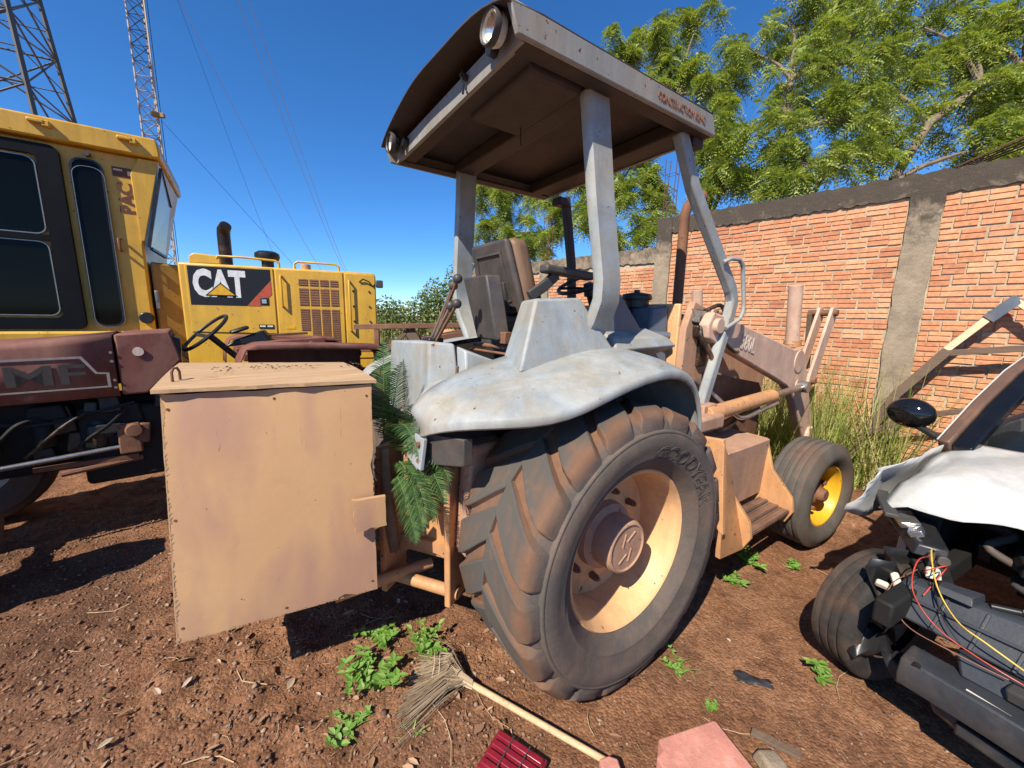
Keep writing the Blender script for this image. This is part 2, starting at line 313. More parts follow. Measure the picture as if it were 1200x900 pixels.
def board_mat():   # tan painted plywood with dusty purple water stains, scratches and worn edges
    m, nt, b = newmat('tan painted board'); L = nt.links; co = N(nt,'ShaderNodeTexCoord').outputs['Object']
    mp = N(nt,'ShaderNodeMapping'); mp.inputs['Scale'].default_value = (2.4,2.4,.75); L.new(co, mp.inputs[0])
    c = mix(nt, ramp(nt, noise(nt, co, 2.2, 6, .6), ((.3,0),(.7,1))), (.50,.305,.150), (.45,.26,.13))
    c = mix(nt, ramp(nt, noise(nt, mp.outputs[0], 1.7, 3, .5, .2), ((.48,0),(.62,.8))), c, (.36,.20,.14))
    m2 = N(nt,'ShaderNodeMapping'); m2.inputs['Rotation'].default_value = (0,.5,0); m2.inputs['Scale'].default_value = (60,60,3.5); L.new(co, m2.inputs[0])
    c = mix(nt, ramp(nt, noise(nt, m2.outputs[0], 1.0, 2, .5, 1.5), ((.72,0),(.76,.6))), c, (.22,.11,.06))
    c = mix(nt, ramp(nt, noise(nt, co, 34, 2, .5), ((.755,0),(.78,.9))), c, (.09,.05,.03))
    c = mix(nt, ramp(nt, noise(nt, co, 5, 10, .8), ((.56,0),(.76,.5))), c, (.40,.22,.125))
    L.new(c, b.inputs['Base Color']); b.inputs['Roughness'].default_value = .62; b.inputs['Specular IOR Level'].default_value = .3
    bp = N(nt,'ShaderNodeBump'); bp.inputs['Strength'].default_value = .12; bp.inputs['Distance'].default_value = .01; L.new(noise(nt, co, 30, 8, .7), bp.inputs['Height']); L.new(bp.outputs[0], b.inputs['Normal'])
    return m
def glass_mat(name, tint=(.02,.022,.024), alpha=.8, rough=.04, spec=.6):
    m, nt, b = newmat(name); b.inputs['Base Color'].default_value = (*tint,1); b.inputs['Roughness'].default_value = rough; b.inputs['Alpha'].default_value = alpha; b.inputs['Specular IOR Level'].default_value = spec
    return m
def plain(name, c, rough=.6, metal=0, spec=.3):
    m, nt, b = newmat(name); L = nt.links; co = N(nt,'ShaderNodeTexCoord').outputs['Object']
    cc = mix(nt, ramp(nt, noise(nt, co, 30, 5, .7), ((.3,0),(.7,1))), tuple(q*.75 for q in c), tuple(min(1,q*1.15) for q in c))
    L.new(cc, b.inputs['Base Color']); b.inputs['Roughness'].default_value = rough; b.inputs['Metallic'].default_value = metal; b.inputs['Specular IOR Level'].default_value = spec
    return m
M['dirt'] = dirt_mat()
BR = [(.60,.27,.14),(.64,.30,.155),(.56,.235,.12),(.65,.35,.185),(.61,.28,.14),(.47,.19,.10),(.66,.38,.21),(.62,.29,.15),(.64,.33,.17)]
M['brick'] = island_mat('hollow red brick', BR, .85, obj_rand=True, grain=.55, gscale=26)
M['brick_far'] = island_mat('hollow red brick courses', BR, .85, grain=.55, gscale=26)
M['mortar'] = concrete_mat('mortar', (.46,.37,.255), (.28,.21,.145), 3.2, .25)
M['concrete'] = concrete_mat('stained concrete')
M['board'] = board_mat()
M['rawwood'] = wood_mat('weathered raw wood', (.33,.20,.105), (.52,.35,.20), 0, 14)
M['oldwood'] = wood_mat('grey old timber', (.10,.068,.048), (.17,.115,.08), 0, 14)
M['palewood'] = wood_mat('pale sawn timber', (.55,.42,.25), (.68,.54,.34), 0, 14)
M['stick'] = wood_mat('broom stick wood', (.46,.30,.16), (.60,.42,.24), 0, 14)
M['glass_cab'] = glass_mat('tinted cab glass', (.004,.005,.005), .95, .06, .10)
M['glass_car'] = glass_mat('windscreen glass', (.012,.015,.016), .72)
M['glass_grey'] = glass_mat('rear glass with painted sky reflection', (.34,.38,.42), .95, .12)  # pale blue-grey base paints the sky reflected in the pane
M['leaf'] = island_mat('feathery tree leaves', [(.15,.22,.045),(.31,.38,.07),(.40,.45,.09),(.22,.30,.055),(.48,.50,.13),(.26,.33,.06)], .45, trans=.45, spec=.45)
M['leaf_dark'] = island_mat('dark bush leaves', [(.09,.14,.035),(.13,.19,.05),(.18,.23,.07),(.26,.27,.11)], .55, trans=.25, spec=.3)
M['grass'] = island_mat('tall guinea grass', [(.20,.29,.045),(.28,.36,.07),(.46,.42,.16),(.58,.49,.27),(.22,.31,.05),(.36,.38,.11)], .6, trans=.3)
M['drygrass'] = island_mat('dry straw grass', [(.36,.27,.13),(.45,.35,.18),(.26,.22,.09),(.20,.20,.06)], .7, trans=.25)
M['weed'] = island_mat('weed leaves', [(.16,.31,.05),(.21,.37,.07),(.13,.27,.04),(.27,.40,.11)], .5, trans=.35, spec=.35)
M['palm'] = island_mat('palm leaflets', [(.05,.11,.035),(.08,.16,.045),(.12,.20,.06),(.04,.09,.03)], .45, trans=.25, spec=.4)
M['gravel'] = island_mat('red gravel', [(.20,.095,.055),(.27,.14,.082),(.13,.066,.042),(.33,.19,.115),(.16,.10,.072),(.40,.27,.18),(.10,.055,.038)], .9, grain=.5)
M['straw'] = island_mat('dry straw', [(.42,.29,.16),(.32,.19,.10),(.52,.39,.24),(.24,.13,.07)], .8)
M['litter'] = island_mat('dead leaves', [(.30,.16,.085),(.42,.28,.17),(.22,.11,.06),(.50,.40,.30)], .75, trans=.1)
M['bark'] = paint('tree bark', (.17,.125,.085), .9, var=.35, dust=.2, scale=9, bump=.6, bscale=30)
M['galv'] = plain('galvanised lattice', (.12,.115,.105), .6, .2)
M['mast'] = plain('faded mast paint', (.42,.36,.31), .6, .1)
M['decal_black'] = plain('black decal film', (.012,.012,.014), .4)
M['decal_white'] = plain('white decal film', (.62,.62,.60), .45)
M['decal_red'] = plain('red decal film', (.42,.075,.04), .45)
M['decal_yellow'] = plain('yellow decal film', (.62,.34,.02), .45)
M['decal_brown'] = plain('worn brown lettering', (.13,.05,.03), .6)
M['mf_black'] = plain('scuffed black decal', (.045,.038,.036), .6)
M['mf_white'] = plain('scuffed silver decal', (.26,.22,.20), .6)
M['letter_white'] = plain('dusty white lettering', (.58,.47,.38), .6)
M['letter_rust'] = plain('rusty faded lettering', (.30,.115,.05), .7)
_nt = M['letter_rust'].node_tree; _co = N(_nt,'ShaderNodeTexCoord').outputs['Object']; _nt.links.new(ramp(_nt, noise(_nt, _co, 55, 6, .8), ((.46,0),(.52,1))), _nt.nodes['Principled BSDF'].inputs['Alpha'])
M['rubber_letter'] = plain('raised tyre lettering', (.10,.082,.07), .7)
M['grille'] = paint('rusty grille mesh', (.24,.115,.055), .7, dust=.35, rust=.35, bump=.4)
M['crimson'] = plain('crimson plastic', (.20,.012,.025), .3, spec=.5)
M['pink'] = paint('pink painted brick', (.56,.235,.175), .9, var=.12, scale=9, dust=.4, dustc=(.62,.40,.32), dscale=9, bump=.5, bscale=40)
M['fibre'] = island_mat('broom straw', [(.30,.22,.14),(.40,.31,.21),(.22,.15,.09),(.46,.37,.26)], .8)
M['wire_red'] = plain('red wire', (.42,.05,.035), .4); M['wire_yellow'] = plain('yellow wire', (.60,.40,.06), .4); M['wire_brown'] = plain('brown wire', (.22,.10,.07), .5); M['wire_black'] = plain('black wire', (.015,.015,.015), .4)
M['lamp_white'] = plain('off white lamp shell', (.55,.53,.48), .4); M['lamp_red'] = plain('red lamp rim', (.25,.04,.03), .4); M['chrome'] = plain('dull reflector', (.55,.53,.50), .25, .9)
M['dark'] = plain('shade-darkened metal', (.012,.011,.010), .7)  # near-black base has the shade of the engine bays painted in
M['dark_int'] = plain('dark cab lining', (.02,.02,.02), .8)
M['cloth'] = plain('limp airbag cloth', (.62,.60,.56), .8)
M['tealsheet'] = plain('turquoise sheet', (.12,.42,.38), .5)
M['rebar'] = plain('rusty rebar', (.12,.05,.03), .8)
M['cable'] = plain('overhead cable', (.42,.43,.45), .4, .3)
M['plaster'] = plain('broken cream foam', (.62,.55,.42), .8)

# ---------------------------------------------------------------- ground: one sheet, fine near the camera, out to the horizon
def axis_coords(a, b, step, far):
    mid = list(np.arange(a, b+step, step)); lo = []; hi = []; d = step; x = a
    while x > -far: d *= 1.22; x -= d; lo.append(x)
    d = step; x = mid[-1]
    while x < far: d *= 1.22; x += d; hi.append(x)
    return np.array(lo[::-1]+mid+hi)
def ground_h(x, y):
    near = np.exp(-((x/7)**2+((y-2)/7)**2))
    h = .055*(noise2(x*.9+3, y*.9+1, 1)-.5) + .03*(noise2(x*3.1, y*3.1, 2)-.5)
    rough_zone = 1/(1+np.exp((x+.25)*5))*1.0
    lum = np.clip(noise2(x*11, y*11, 3)-.45, 0, 1)*.05*(.3+1.0*rough_zone) + np.clip(noise2(x*27, y*27, 4)-.5, 0, 1)*.024*(.4+rough_zone)
    pk_ = np.clip(noise2(x*.75+9, y*.75+4, 7)*2.6-.75, .12, 1.25); lum = lum*pk_
    rut = -.03*np.exp(-(((x-1.25)*.53-(y-2.05)*.85)/.35)**2)*(y < 3)
    return (h+lum+rut)*near + .4*(1-near)*0 - .01
gx = axis_coords(-4.4, 5.2, .028, 900); gy = axis_coords(.7, 5.6, .028, 900)
X, Y = np.meshgrid(gx, gy); Z = ground_h(X, Y)
nx, ny = len(gx), len(gy); idx = np.arange(nx*ny).reshape(ny, nx)
q = np.stack([idx[:-1,:-1], idx[:-1,1:], idx[1:,1:], idx[1:,:-1]], -1).reshape(-1,4)
g = obj('ground', npmesh('ground', np.stack([X,Y,Z],-1).reshape(-1,3), q, True), M['dirt']); tag(g, kind='structure')
def gz(x, y): return float(ground_h(np.array([x]), np.array([y]))[0])

# gravel, straw and dead leaves lying on the dirt
def rocks(n, region, smin, smax, power=2.5):
    base = np.array([(1,0,0),(-1,0,0),(0,1,0),(0,-1,0),(0,0,1),(0,0,-1)], float)
    f = np.array([(0,2,4),(2,1,4),(1,3,4),(3,0,4),(2,0,5),(1,2,5),(3,1,5),(0,3,5)])
    x0,x1,y0,y1 = region; P = np.stack([rng.uniform(x0,x1,n), y0+(y1-y0)*rng.random(n)**1.5],-1)
    kp = rng.random(n) < np.clip(noise2(P[:,0]*.75+9, P[:,1]*.75+4, 7)*2.2-.45, .12, 1); P = P[kp]; n = len(P)
    s = smin+(smax-smin)*rng.random(n)**power
    v = base[None]*rng.uniform(.55,1.3,(n,6,1)); v = v*np.array([1,1,.62]); v += rng.normal(0,.16,(n,6,3)); v *= s[:,None,None]
    a = rng.uniform(0,6.28,n); ca,sa = np.cos(a),np.sin(a); vx = v[...,0]*ca[:,None]-v[...,1]*sa[:,None]; vy = v[...,0]*sa[:,None]+v[...,1]*ca[:,None]
    v = np.stack([vx+P[:,0:1], vy+P[:,1:2], v[...,2]+(ground_h(P[:,0],P[:,1])+s*.18)[:,None]],-1)
    return v.reshape(-1,3), (f[None]+6*np.arange(n)[:,None,None]).reshape(-1,3)
vv = []; ff = []; b0 = 0
for n_, reg, a_, b_, pw in ((24000,(-3.6,.2,.75,4.2),.003,.014,3),(13000,(-1.0,3.4,.95,3.6),.0025,.009,3),(700,(-3.2,.1,.85,3.0),.008,.021,2.6),(120,(-.3,2.6,1.0,3.0),.008,.017,2)):
    v,f = rocks(n_, reg, a_, b_, pw); vv.append(v); ff.append(f+b0); b0 += len(v)
o = obj('gravel', npmesh('gravel', np.concatenate(vv), np.concatenate(ff)), M['gravel']); tag(o, 'loose reddish gravel and dirt clods scattered over the yard', 'gravel', kind='stuff')
mb = MB()
for i in range(330):
    big = i < 46
    x = random.uniform(-2.6,.1) if random.random() < .8 else random.uniform(.1,2.2); y = .85+random.random()**1.6*2.0; a = random.uniform(0,6.28); l = random.uniform(.08,.26) if big else random.uniform(.02,.08)
    r_ = random.uniform(.0012,.003) if big else random.uniform(.0006,.0016); pts = []
    for k in range(4):
        t = k/3-.5; px = x+math.cos(a+t*.5)*l*t; py = y+math.sin(a+t*.5)*l*t; pts.append((px,py,gz(px,py)+.006+.006*random.random()))
    mb.tube(pts, r_, 4, caps=False)
tag(mb.build('straw', M['straw'], fix=False), 'dry straw and thin twigs scattered on the red dirt', 'straw', kind='stuff')
mb = MB()
for i in range(230):
    x = random.uniform(-2.2,.2) if random.random() < .85 else random.uniform(.1,1.6); y = .9+random.random()**1.8*1.5; a = random.uniform(0,6.28); l = random.uniform(.008,.03) if i > 9 else random.uniform(.03,.048); w = l*random.uniform(.3,.5); z = gz(x,y)+.01
    u = Vector((math.cos(a),math.sin(a),random.uniform(-.25,.25))); n_ = Vector((-math.sin(a),math.cos(a),random.uniform(-.5,.5))); p = Vector((x,y,z)); k = random.uniform(.15,.4)*w
    mb.add([p-u*l, p-u*.3*l-n_*w*.9+Vector((0,0,k)), p+u*.4*l-n_*w*.8+Vector((0,0,k)), p+u*l, p+u*.4*l+n_*w*.8+Vector((0,0,k)), p-u*.3*l+n_*w*.9+Vector((0,0,k))], [(0,1,2,3),(0,3,4,5)])
tag(mb.build('leaf_litter', M['litter'], fix=False), 'dead brown leaves and bark chips strewn on the dirt', 'leaf litter', kind='stuff')

# ---------------------------------------------------------------- brick wall with concrete pillars
WO, WA = (2.54,5.50,0), 133.0      # local x runs along the wall away from the camera, +y faces the yard
wall = thing('brick_wall', 'long wall of unplastered red hollow brick with stained concrete pillars and top beam', 'wall', WO, WA)
PIL = [-4.55,-2.09,.53,2.87,5.45]; W0, W1 = -4.7, 5.56
mb = MB(); mb.box(((W0+.53)/2,-.075,1.45),(.53-W0,.140,2.9)); mb.box(((.53+W1)/2,-.075,1.26),(W1-.53,.139,2.52)); mb.build('mortar_bed', M['mortar'], wall)
def rough_bar(x0, x1, z0, z1, y0, y1, name, step=.045, amp=.016):
    k = max(2,int((x1-x0)/step)); rows = []
    for i in range(k+1):
        x = x0+(x1-x0)*i/k; j = lambda: random.uniform(-amp,amp)
        rows.append([(x,y1+j()*.5,z0+j()),(x,y1+j()*.6,(z0+z1)/2),(x,y1+j()*.5,z1+j()-.01),(x,(y0+y1)/2,z1+j()),(x,y0,z1+j()),(x,y0,z0),(x,y1+0,z0)])
        rows[-1][-1] = rows[-1][0]
    m_ = MB().grid(rows); n_ = 7; tot = len(rows)*n_
    m_.add([],[]); m_.f.append((0,1,2,3,4,5)); m_.f.append(tuple(tot-n_+i for i in range(6)))
    return m_.build(name, M['concrete'], wall, smooth=40)
rough_bar(W0, .64, 2.88, 3.10, -.15, .022, 'top_beam'); rough_bar(.64, W1, 2.50, 2.72, -.15, .022, 'top_beam')
for px_ in PIL:
    top = 3.06 if px_ < .6 else 2.69; w = .115; k = 26; rows = []
    for i in range(k+1):
        z = -.1+(top+.1)*i/k; j = lambda s_=.006: random.uniform(-s_,s_)
        rows.append([(px_-w+j(.01),-.16,z),(px_-w+j(.012),.03+j(),z),(px_-w*.4,.034+j(),z),(px_+w*.4,.034+j(),z),(px_+w+j(.012),.03+j(),z),(px_+w+j(.01),-.16,z)])
    m_ = MB().grid(rows); n_ = 6; m_.f.append(tuple(range(6))); m_.f.append(tuple(k*n_+i for i in range(6))); m_.build('pillar', M['concrete'], wall, smooth=40)
BL, BP, CP = .165, .150, .105
def brick_geo(L, H, d=.024, rnd=None):   # three raised strips with two grooves on the face, +y outward
    h = H/2; l = L/2; zs = [-h,-h+H*.41,-h+H*.45,-h+H*.54,-h+H*.58,h]; ys = [.0,.0,-.0085,-.0085,.0,.0]
    v = []; 
    for z,y in zip(zs,ys): v += [(-l,y,z),(l,y,z)]
    f = [(2*i+1,2*i,2*i+2,2*i+3) for i in range(5)]
    b = len(v); v += [(-l,-d,-h),(l,-d,-h),(l,-d,h),(-l,-d,h)]
    f += [(b,b+1,1,0)[::-1] if 0 else (0,1,b+1,b), (11,10,b+3,b+2), tuple([0,b,b+3,10,8,6,4,2]), tuple([1,3,5,7,9,11,b+2,b+1])]
    return v, f
bricks = []
def cam_d2(x, z):
    a = R(WA); wx = WO[0]+math.cos(a)*x; wy = WO[1]+math.sin(a)*x; q_ = Vector((wx,wy,z-HC)); d = q_.dot(fw)
    if d < .1: return None
    return 600+451*q_.dot(rt)/d, 450-451*q_.dot(up)/d, d
for c in range(28):
    z = .03+CP*(c+.5); off = (c%2)*BL*.5 + random.uniform(-.03,.03)
    for pa,pb_ in zip(PIL[:-1],PIL[1:]):
        zt = 2.89 if pa < .5 else 2.51
        if z > zt-.03: continue
        a_, e_ = pa+.118, pb_-.118; x = a_-off
        while x < e_:
            l0, l1 = max(x,a_), min(x+BL,e_); w_ = l1-l0
            if w_ > .045: bricks.append(((l0+l1)/2+random.uniform(-.004,.004), z+random.uniform(-.004,.004)+.006*math.sin(x*1.7+c), random.random(), w_/BL))
            x += BL
info = []
for b in bricks:
    p = cam_d2(b[0], b[1]); vis = p is not None and 790 < p[0] < 1210 and 180 < p[1] < 520 and not (p[1] > 380 and 800 < p[0] < 960)
    info.append((0 if vis else 1, p[2] if p else 99))
order = sorted(range(len(bricks)), key=lambda i: info[i]); near_set = set(order[:300])
variants = []
for k in range(4):
    v,f = brick_geo(BP+random.uniform(-.006,.006), .089+random.uniform(-.003,.003)); m_ = MB().add(v,f); me = m_.mesh('brick'); me.materials.append(M['brick']); variants.append(me)
rest = MB()
for i,(x,z,r_,sx_) in enumerate(bricks):
    y = .006+r_*.004
    if i in near_set:
        o = bpy.data.objects.new('brick', variants[int(r_*97)%4]); col.objects.link(o); o.parent = wall; o.location = (x,y,z); o.scale = (sx_,1,1); o.rotation_euler = (0,R(random.uniform(-.8,.8)),R(random.uniform(-.7,.7)))
    else:
        v,f = brick_geo(BP+random.uniform(-.006,.006), .089); rest.add([(a*sx_+x,b_+y,c_+z) for a,b_,c_ in v], f)
tag(rest.build('brick_courses', M['brick_far'], wall, fix=False), kind='stuff')
# ---------------------------------------------------------------- backhoe loader tractor (x forward, y left, origin under the rear axle)
TO, TA = (.003,2.369,0), 34.46
tr = thing('loader_tractor', 'old grey and orange loader tractor with canopy and huge dusty rear tyre', 'tractor', TO, TA)

def tyre_profile(R_, rim, w, bul=.02, side=.05):
    h = w/2
    half = [(rim-.012,h*.70),(rim+.012,h*.84),(rim+.05,h*.96),((R_+rim)/2-.02,h+bul),((R_+rim)/2+.03,h+bul*.9),(R_-side*1.7,h*.985),(R_-side,h*.92),(R_-side*.62,h*.80),(R_-side*.45,h*.5),(R_-side*.36,0)]
    if R_ > .6: half = half[:3]+[(.434,h*.985),(.438,h*.992),(.443,h*.993),(.447,h*.99)]+half[3:5]+[(.557,h*1.058),(.560,h*1.064),(.566,h*1.062),(.570,h*1.050)]+half[5:]
    return [(r,-y) for r,y in half] + [(r,y) for r,y in half[::-1][1:]]
def rear_wheel(sgn):
    # built with the outer face at -y
    RT, RR, W = .662, .375, .50
    rm = MB(); h = W/2
    rm.lathe([(RR-.022,h*.70),(RR+.004,h*.70),(RR+.008,h*.66),(RR-.022,h*.62),(RR-.035,h*.3),(RR-.045,-h*.2),(RR-.040,-h*.45),(RR-.022,-h*.62),(RR+.008,-h*.68),(RR+.010,-h*.76),(RR-.004,-h*.80),(RR-.016,-h*.76),(RR-.026,-h*.64),(RR-.046,-h*.45),(RR-.056,-h*.15),(RR-.058,h*.02),(RR-.085,h*.06),(RR-.12,h*.04),(.20,-.01),(.16,-.015),(.10,-.012),(.0,-.012)], n=72)
    root = rm.build('rear_wheel', M['rim'], tr, smooth=35)
    root.location = (0, -.775 if sgn < 0 else .775, .632); root.rotation_euler = (0, 0, 0 if sgn < 0 else math.pi)
    t = MB().lathe(tyre_profile(RT-.004, RR, W, .022, .05), n=96)
    t.build('tyre', M['bigtyre'], root, smooth=50)
    nl = 19; lg = MB()
    for side in (-1,1):
        for k in range(nl):
            a0 = 2*math.pi*(k+(.5 if side > 0 else 0))/nl; st = []
            #        y(frac of half), angle shift, half-width angle, r top
            for yf, da, hw, rtop, rbot in ((1.02,-.01,.080,RT-.098,RT-.12),(1.012,-.005,.100,RT-.060,RT-.10),(.98,.0,.112,RT-.030,RT-.07),(.90,.015,.120,RT-.010,RT-.05),(.72,.05,.126,RT-.002,RT-.04),(.48,.105,.122,RT+.0,RT-.035),(.20,.175,.114,RT+.001,RT-.035),(-.02,.225,.106,RT+.001,RT-.035)):
                y = side*yf*h; ac = a0+da*1.25; hwj = hw*1.05
                st.append([(rbot,ac-hwj*1.12,y),(rtop,ac-hwj*.92,y),(rtop,ac+hwj*.92,y),(rbot,ac+hwj*1.12,y)])
            rows = [[(r*math.sin(a), y, r*math.cos(a)) for r,a,y in s_] for s_ in st]
            lg.grid(rows); b = len(lg.v); lg.f.append((b-4,b-3,b-2,b-1)); lg.f.append((b-32,b-31,b-30,b-29))
    lg.build('tread_lugs', M['bigtyre'], root, bevel=.005, seg=2)
    hb = MB(); hb.lathe([(.165,-.012),(.16,-.055),(.128,-.07),(.126,-.155),(.118,-.17),(.110,-.173),(.104,-.166),(.0,-.166)], n=40); hub = hb.build('hub', M['orange_dusty'], root, smooth=35)
    em = MB()
    for s_ in (-1,1): em.tube([(s_*.012,-.167,-.07*s_),(s_*.03,-.167,-.01*s_),(s_*.0,-.167,.03*s_),(s_*.05,-.167,.065*s_)], .004, 6)
    em.build('hub_emblem', M['orange_dusty'], hub, smooth=40)
    for k in range(8):
        a = 2*math.pi*(k+.3)/8; bt = MB(); bt.lathe([(.0,-.05),(.017,-.05),(.019,-.012)], (.215*math.sin(a),0,.215*math.cos(a)), n=6); bt.lathe([(.0,-.062),(.009,-.062),(.009,-.04)], (.215*math.sin(a),0,.215*math.cos(a)), n=8); bt.build('wheel_bolt', M['orange_rusty'], root)
    me = text_mesh('GOODYEAR', .088, extrude=.0021, outline=True, xs=1.12); rc = .478
    pf_ = [(r,-y) for r,y in tyre_profile(RT-.004, RR, W, .022, .05) if y < 0]; prf_r = [q[0] for q in pf_]; prf_y = [q[1] for q in pf_]
    for v in me.vertices:
        x_, y_, z_ = v.co; a = R(2)+x_/rc*1.1; r = rc-.036+y_
        yy = -float(np.interp(r, prf_r, prf_y))-.003
        v.co = (r*math.sin(a), yy-z_*.6, r*math.cos(a))
    obj('lettering', me, M['rubber_letter'], root)
    return root
rear_wheel(-1); rear_wheel(1)

def front_wheel(sgn):
    RT, RR, W = .402, .232, .275; h = W/2
    root = MB().lathe([(RR-.01,h*.75),(RR+.004,h*.78),(RR+.004,h*.70),(RR-.018,h*.55),(RR-.03,-h*.2),(RR-.012,-h*.66),(RR+.006,-h*.72),(RR+.008,-h*.82),(RR-.006,-h*.82),(RR-.016,-h*.7),(RR-.036,-h*.2),(RR-.042,h*.22),(.13,h*.25),(.07,h*.22),(.0,h*.22)], n=48).build('front_wheel', M['rim_yellow'], tr, smooth=35)
    root.location = (2.13, sgn*.955, .385); root.rotation_euler = (0, R(-3*sgn), R(-6) if sgn < 0 else R(174))
    pf = tyre_profile(RT, RR, W, .018, .035); mid = []
    pr = [(RR-.012,-h*.70),(RR+.014,-h*.9),(RR+.06,-h-.012),(RR+.10,-h-.014),(RT-.045,-h*.99),(RT-.02,-h*.90)]
    n_ = 5; y = -h*.86
    for k in range(n_):
        w = h*1.72/n_; pr += [(RT-.004,y+.004),(RT+.002*(k==2),y+w*.5),(RT-.004,y+w-.010),(RT-.014,y+w-.006),(RT-.014,y+w)] ; y += w
    pr = pr[:-2]+[(r,-yy) for r,yy in [(RR-.012,-h*.70),(RR+.014,-h*.9),(RR+.06,-h-.012),(RR+.10,-h-.014),(RT-.045,-h*.99),(RT-.02,-h*.90)][::-1]]
    MB().lathe(pr, n=80).build('tyre', M['rubber_clean'], root, smooth=40)
    hb = MB(); hb.lathe([(.12,h*.2),(.12,.0),(.085,-.015),(.08,-.055),(.055,-.07),(.05,-.105),(.04,-.115),(.0,-.115)], n=20); hb.build('hub', M['orange_rusty'], root, smooth=40)
    for k in range(6):
        a = 2*math.pi*k/6; MB().lathe([(.0,-.06),(.017,-.06),(.02,.03)], (.125*math.sin(a),0,.125*math.cos(a)), n=6).build('wheel_bolt', M['orange_rusty'], root)
front_wheel(-1); front_wheel(1)

# --- chassis, axles, engine block
MB().cyl((0,-.60,.632),(0,.60,.632),.125,n=24).lathe([(.0,-.56),(.2,-.56),(.2,-.50),(.13,-.46)],(0,0,.632),n=24).build('rear_axle', M['orange_rusty'], tr, smooth=40)
MB().hexa([(-.5,-.26,.38),(1.0,-.26,.42),(1.0,.26,.42),(-.5,.26,.38),(-.5,-.26,1.08),(1.0,-.26,.98),(1.0,.26,.98),(-.5,.26,1.08)]).build('transmission_housing', M['orange_rusty'], tr, bevel=.03)
for s_ in (-1,1): MB().box((1.55,s_*.28,.62),(2.2,.05,.2)).build('frame_rail', M['orange_rusty'], tr, bevel=.008)
MB().box((1.6,0,.82),(1.0,.36,.6)).build('engine_block', M['grease'], tr, bevel=.03)
MB().cyl((2.13,-.80,.40),(2.13,.80,.40),.055,n=14).build('front_axle', M['orange_rusty'], tr, smooth=40)
MB().box((2.13,0,.5),(.3,.5,.16)).build('axle_bracket', M['orange_rusty'], tr, bevel=.02)

# --- engine hood and cowl
MB().prism([(1.06,.95),(2.55,.95),(2.62,1.15),(2.60,1.48),(2.50,1.55),(1.06,1.72)],'xz',-.36,.36).build('engine_hood', M['orange_dusty'], tr, bevel=.04)
MB().prism([(1.02,1.05),(1.052,1.05),(1.052,1.76),(1.02,1.76)],'xz',-.44,.44).build('hood_edge', M['rim'], tr, bevel=.008)
MB().hexa([(.80,-.36,1.25),(1.0,-.40,1.25),(1.0,.40,1.25),(.80,.36,1.25),(.88,-.33,1.73),(1.0,-.37,1.75),(1.0,.37,1.75),(.88,.33,1.73)]).build('dash_cowl', M['navy'], tr, bevel=.015)
MB().lathe([(.0,1.735),(.085,1.735),(.085,1.785),(.0,1.785)],(.93,-.16,0),'z',20).lathe([(.0,1.784),(.10,1.784),(.105,1.80),(.095,1.825),(.02,1.84),(.02,1.855),(.0,1.855)],(.93,-.16,0),'z',24).build('filler_cap', M['black'], tr, smooth=40)
MB().cyl((.82,-.36,1.56),(.93,-.44,1.55),.025,n=12).build('side_lamp_arm', M['steel'], tr, smooth=40)
MB().prism([(.62,1.2),(.84,1.2),(.90,1.72),(.80,1.74)],'xz',-.18,.18).build('steering_column', M['black'], tr, bevel=.02)
sw = MB(); c0 = Vector((.62,.02,1.90)); ax = Vector((-.42,0,.90)).normalized(); e1 = Vector((0,1,0)); e2 = ax.cross(e1)
sw.tube([c0+(e1*math.cos(2*math.pi*k/32)+e2*math.sin(2*math.pi*k/32))*.205 for k in range(33)], .014, 8, caps=False)
for k in range(3):
    a = 2*math.pi*(k+.25)/3; sw.tube([c0-ax*.05, c0-ax*.02+(e1*math.cos(a)+e2*math.sin(a))*.1, c0+(e1*math.cos(a)+e2*math.sin(a))*.2], .011, 6)
sw.cyl(c0-ax*.09, c0-ax*.01, .045, .03, 14); sw.cyl(c0-ax*.35, c0-ax*.06, .03, n=10); sw.build('steering_wheel', M['black'], tr, smooth=40)
MB().tube([(1.33,-.22,1.5),(1.32,-.22,2.40),(1.33,-.23,2.455),(1.37,-.25,2.50),(1.44,-.27,2.53)],[.036,.036,.037,.040,.046],14).build('exhaust_stack', M['orange_rusty'], tr, smooth=40)

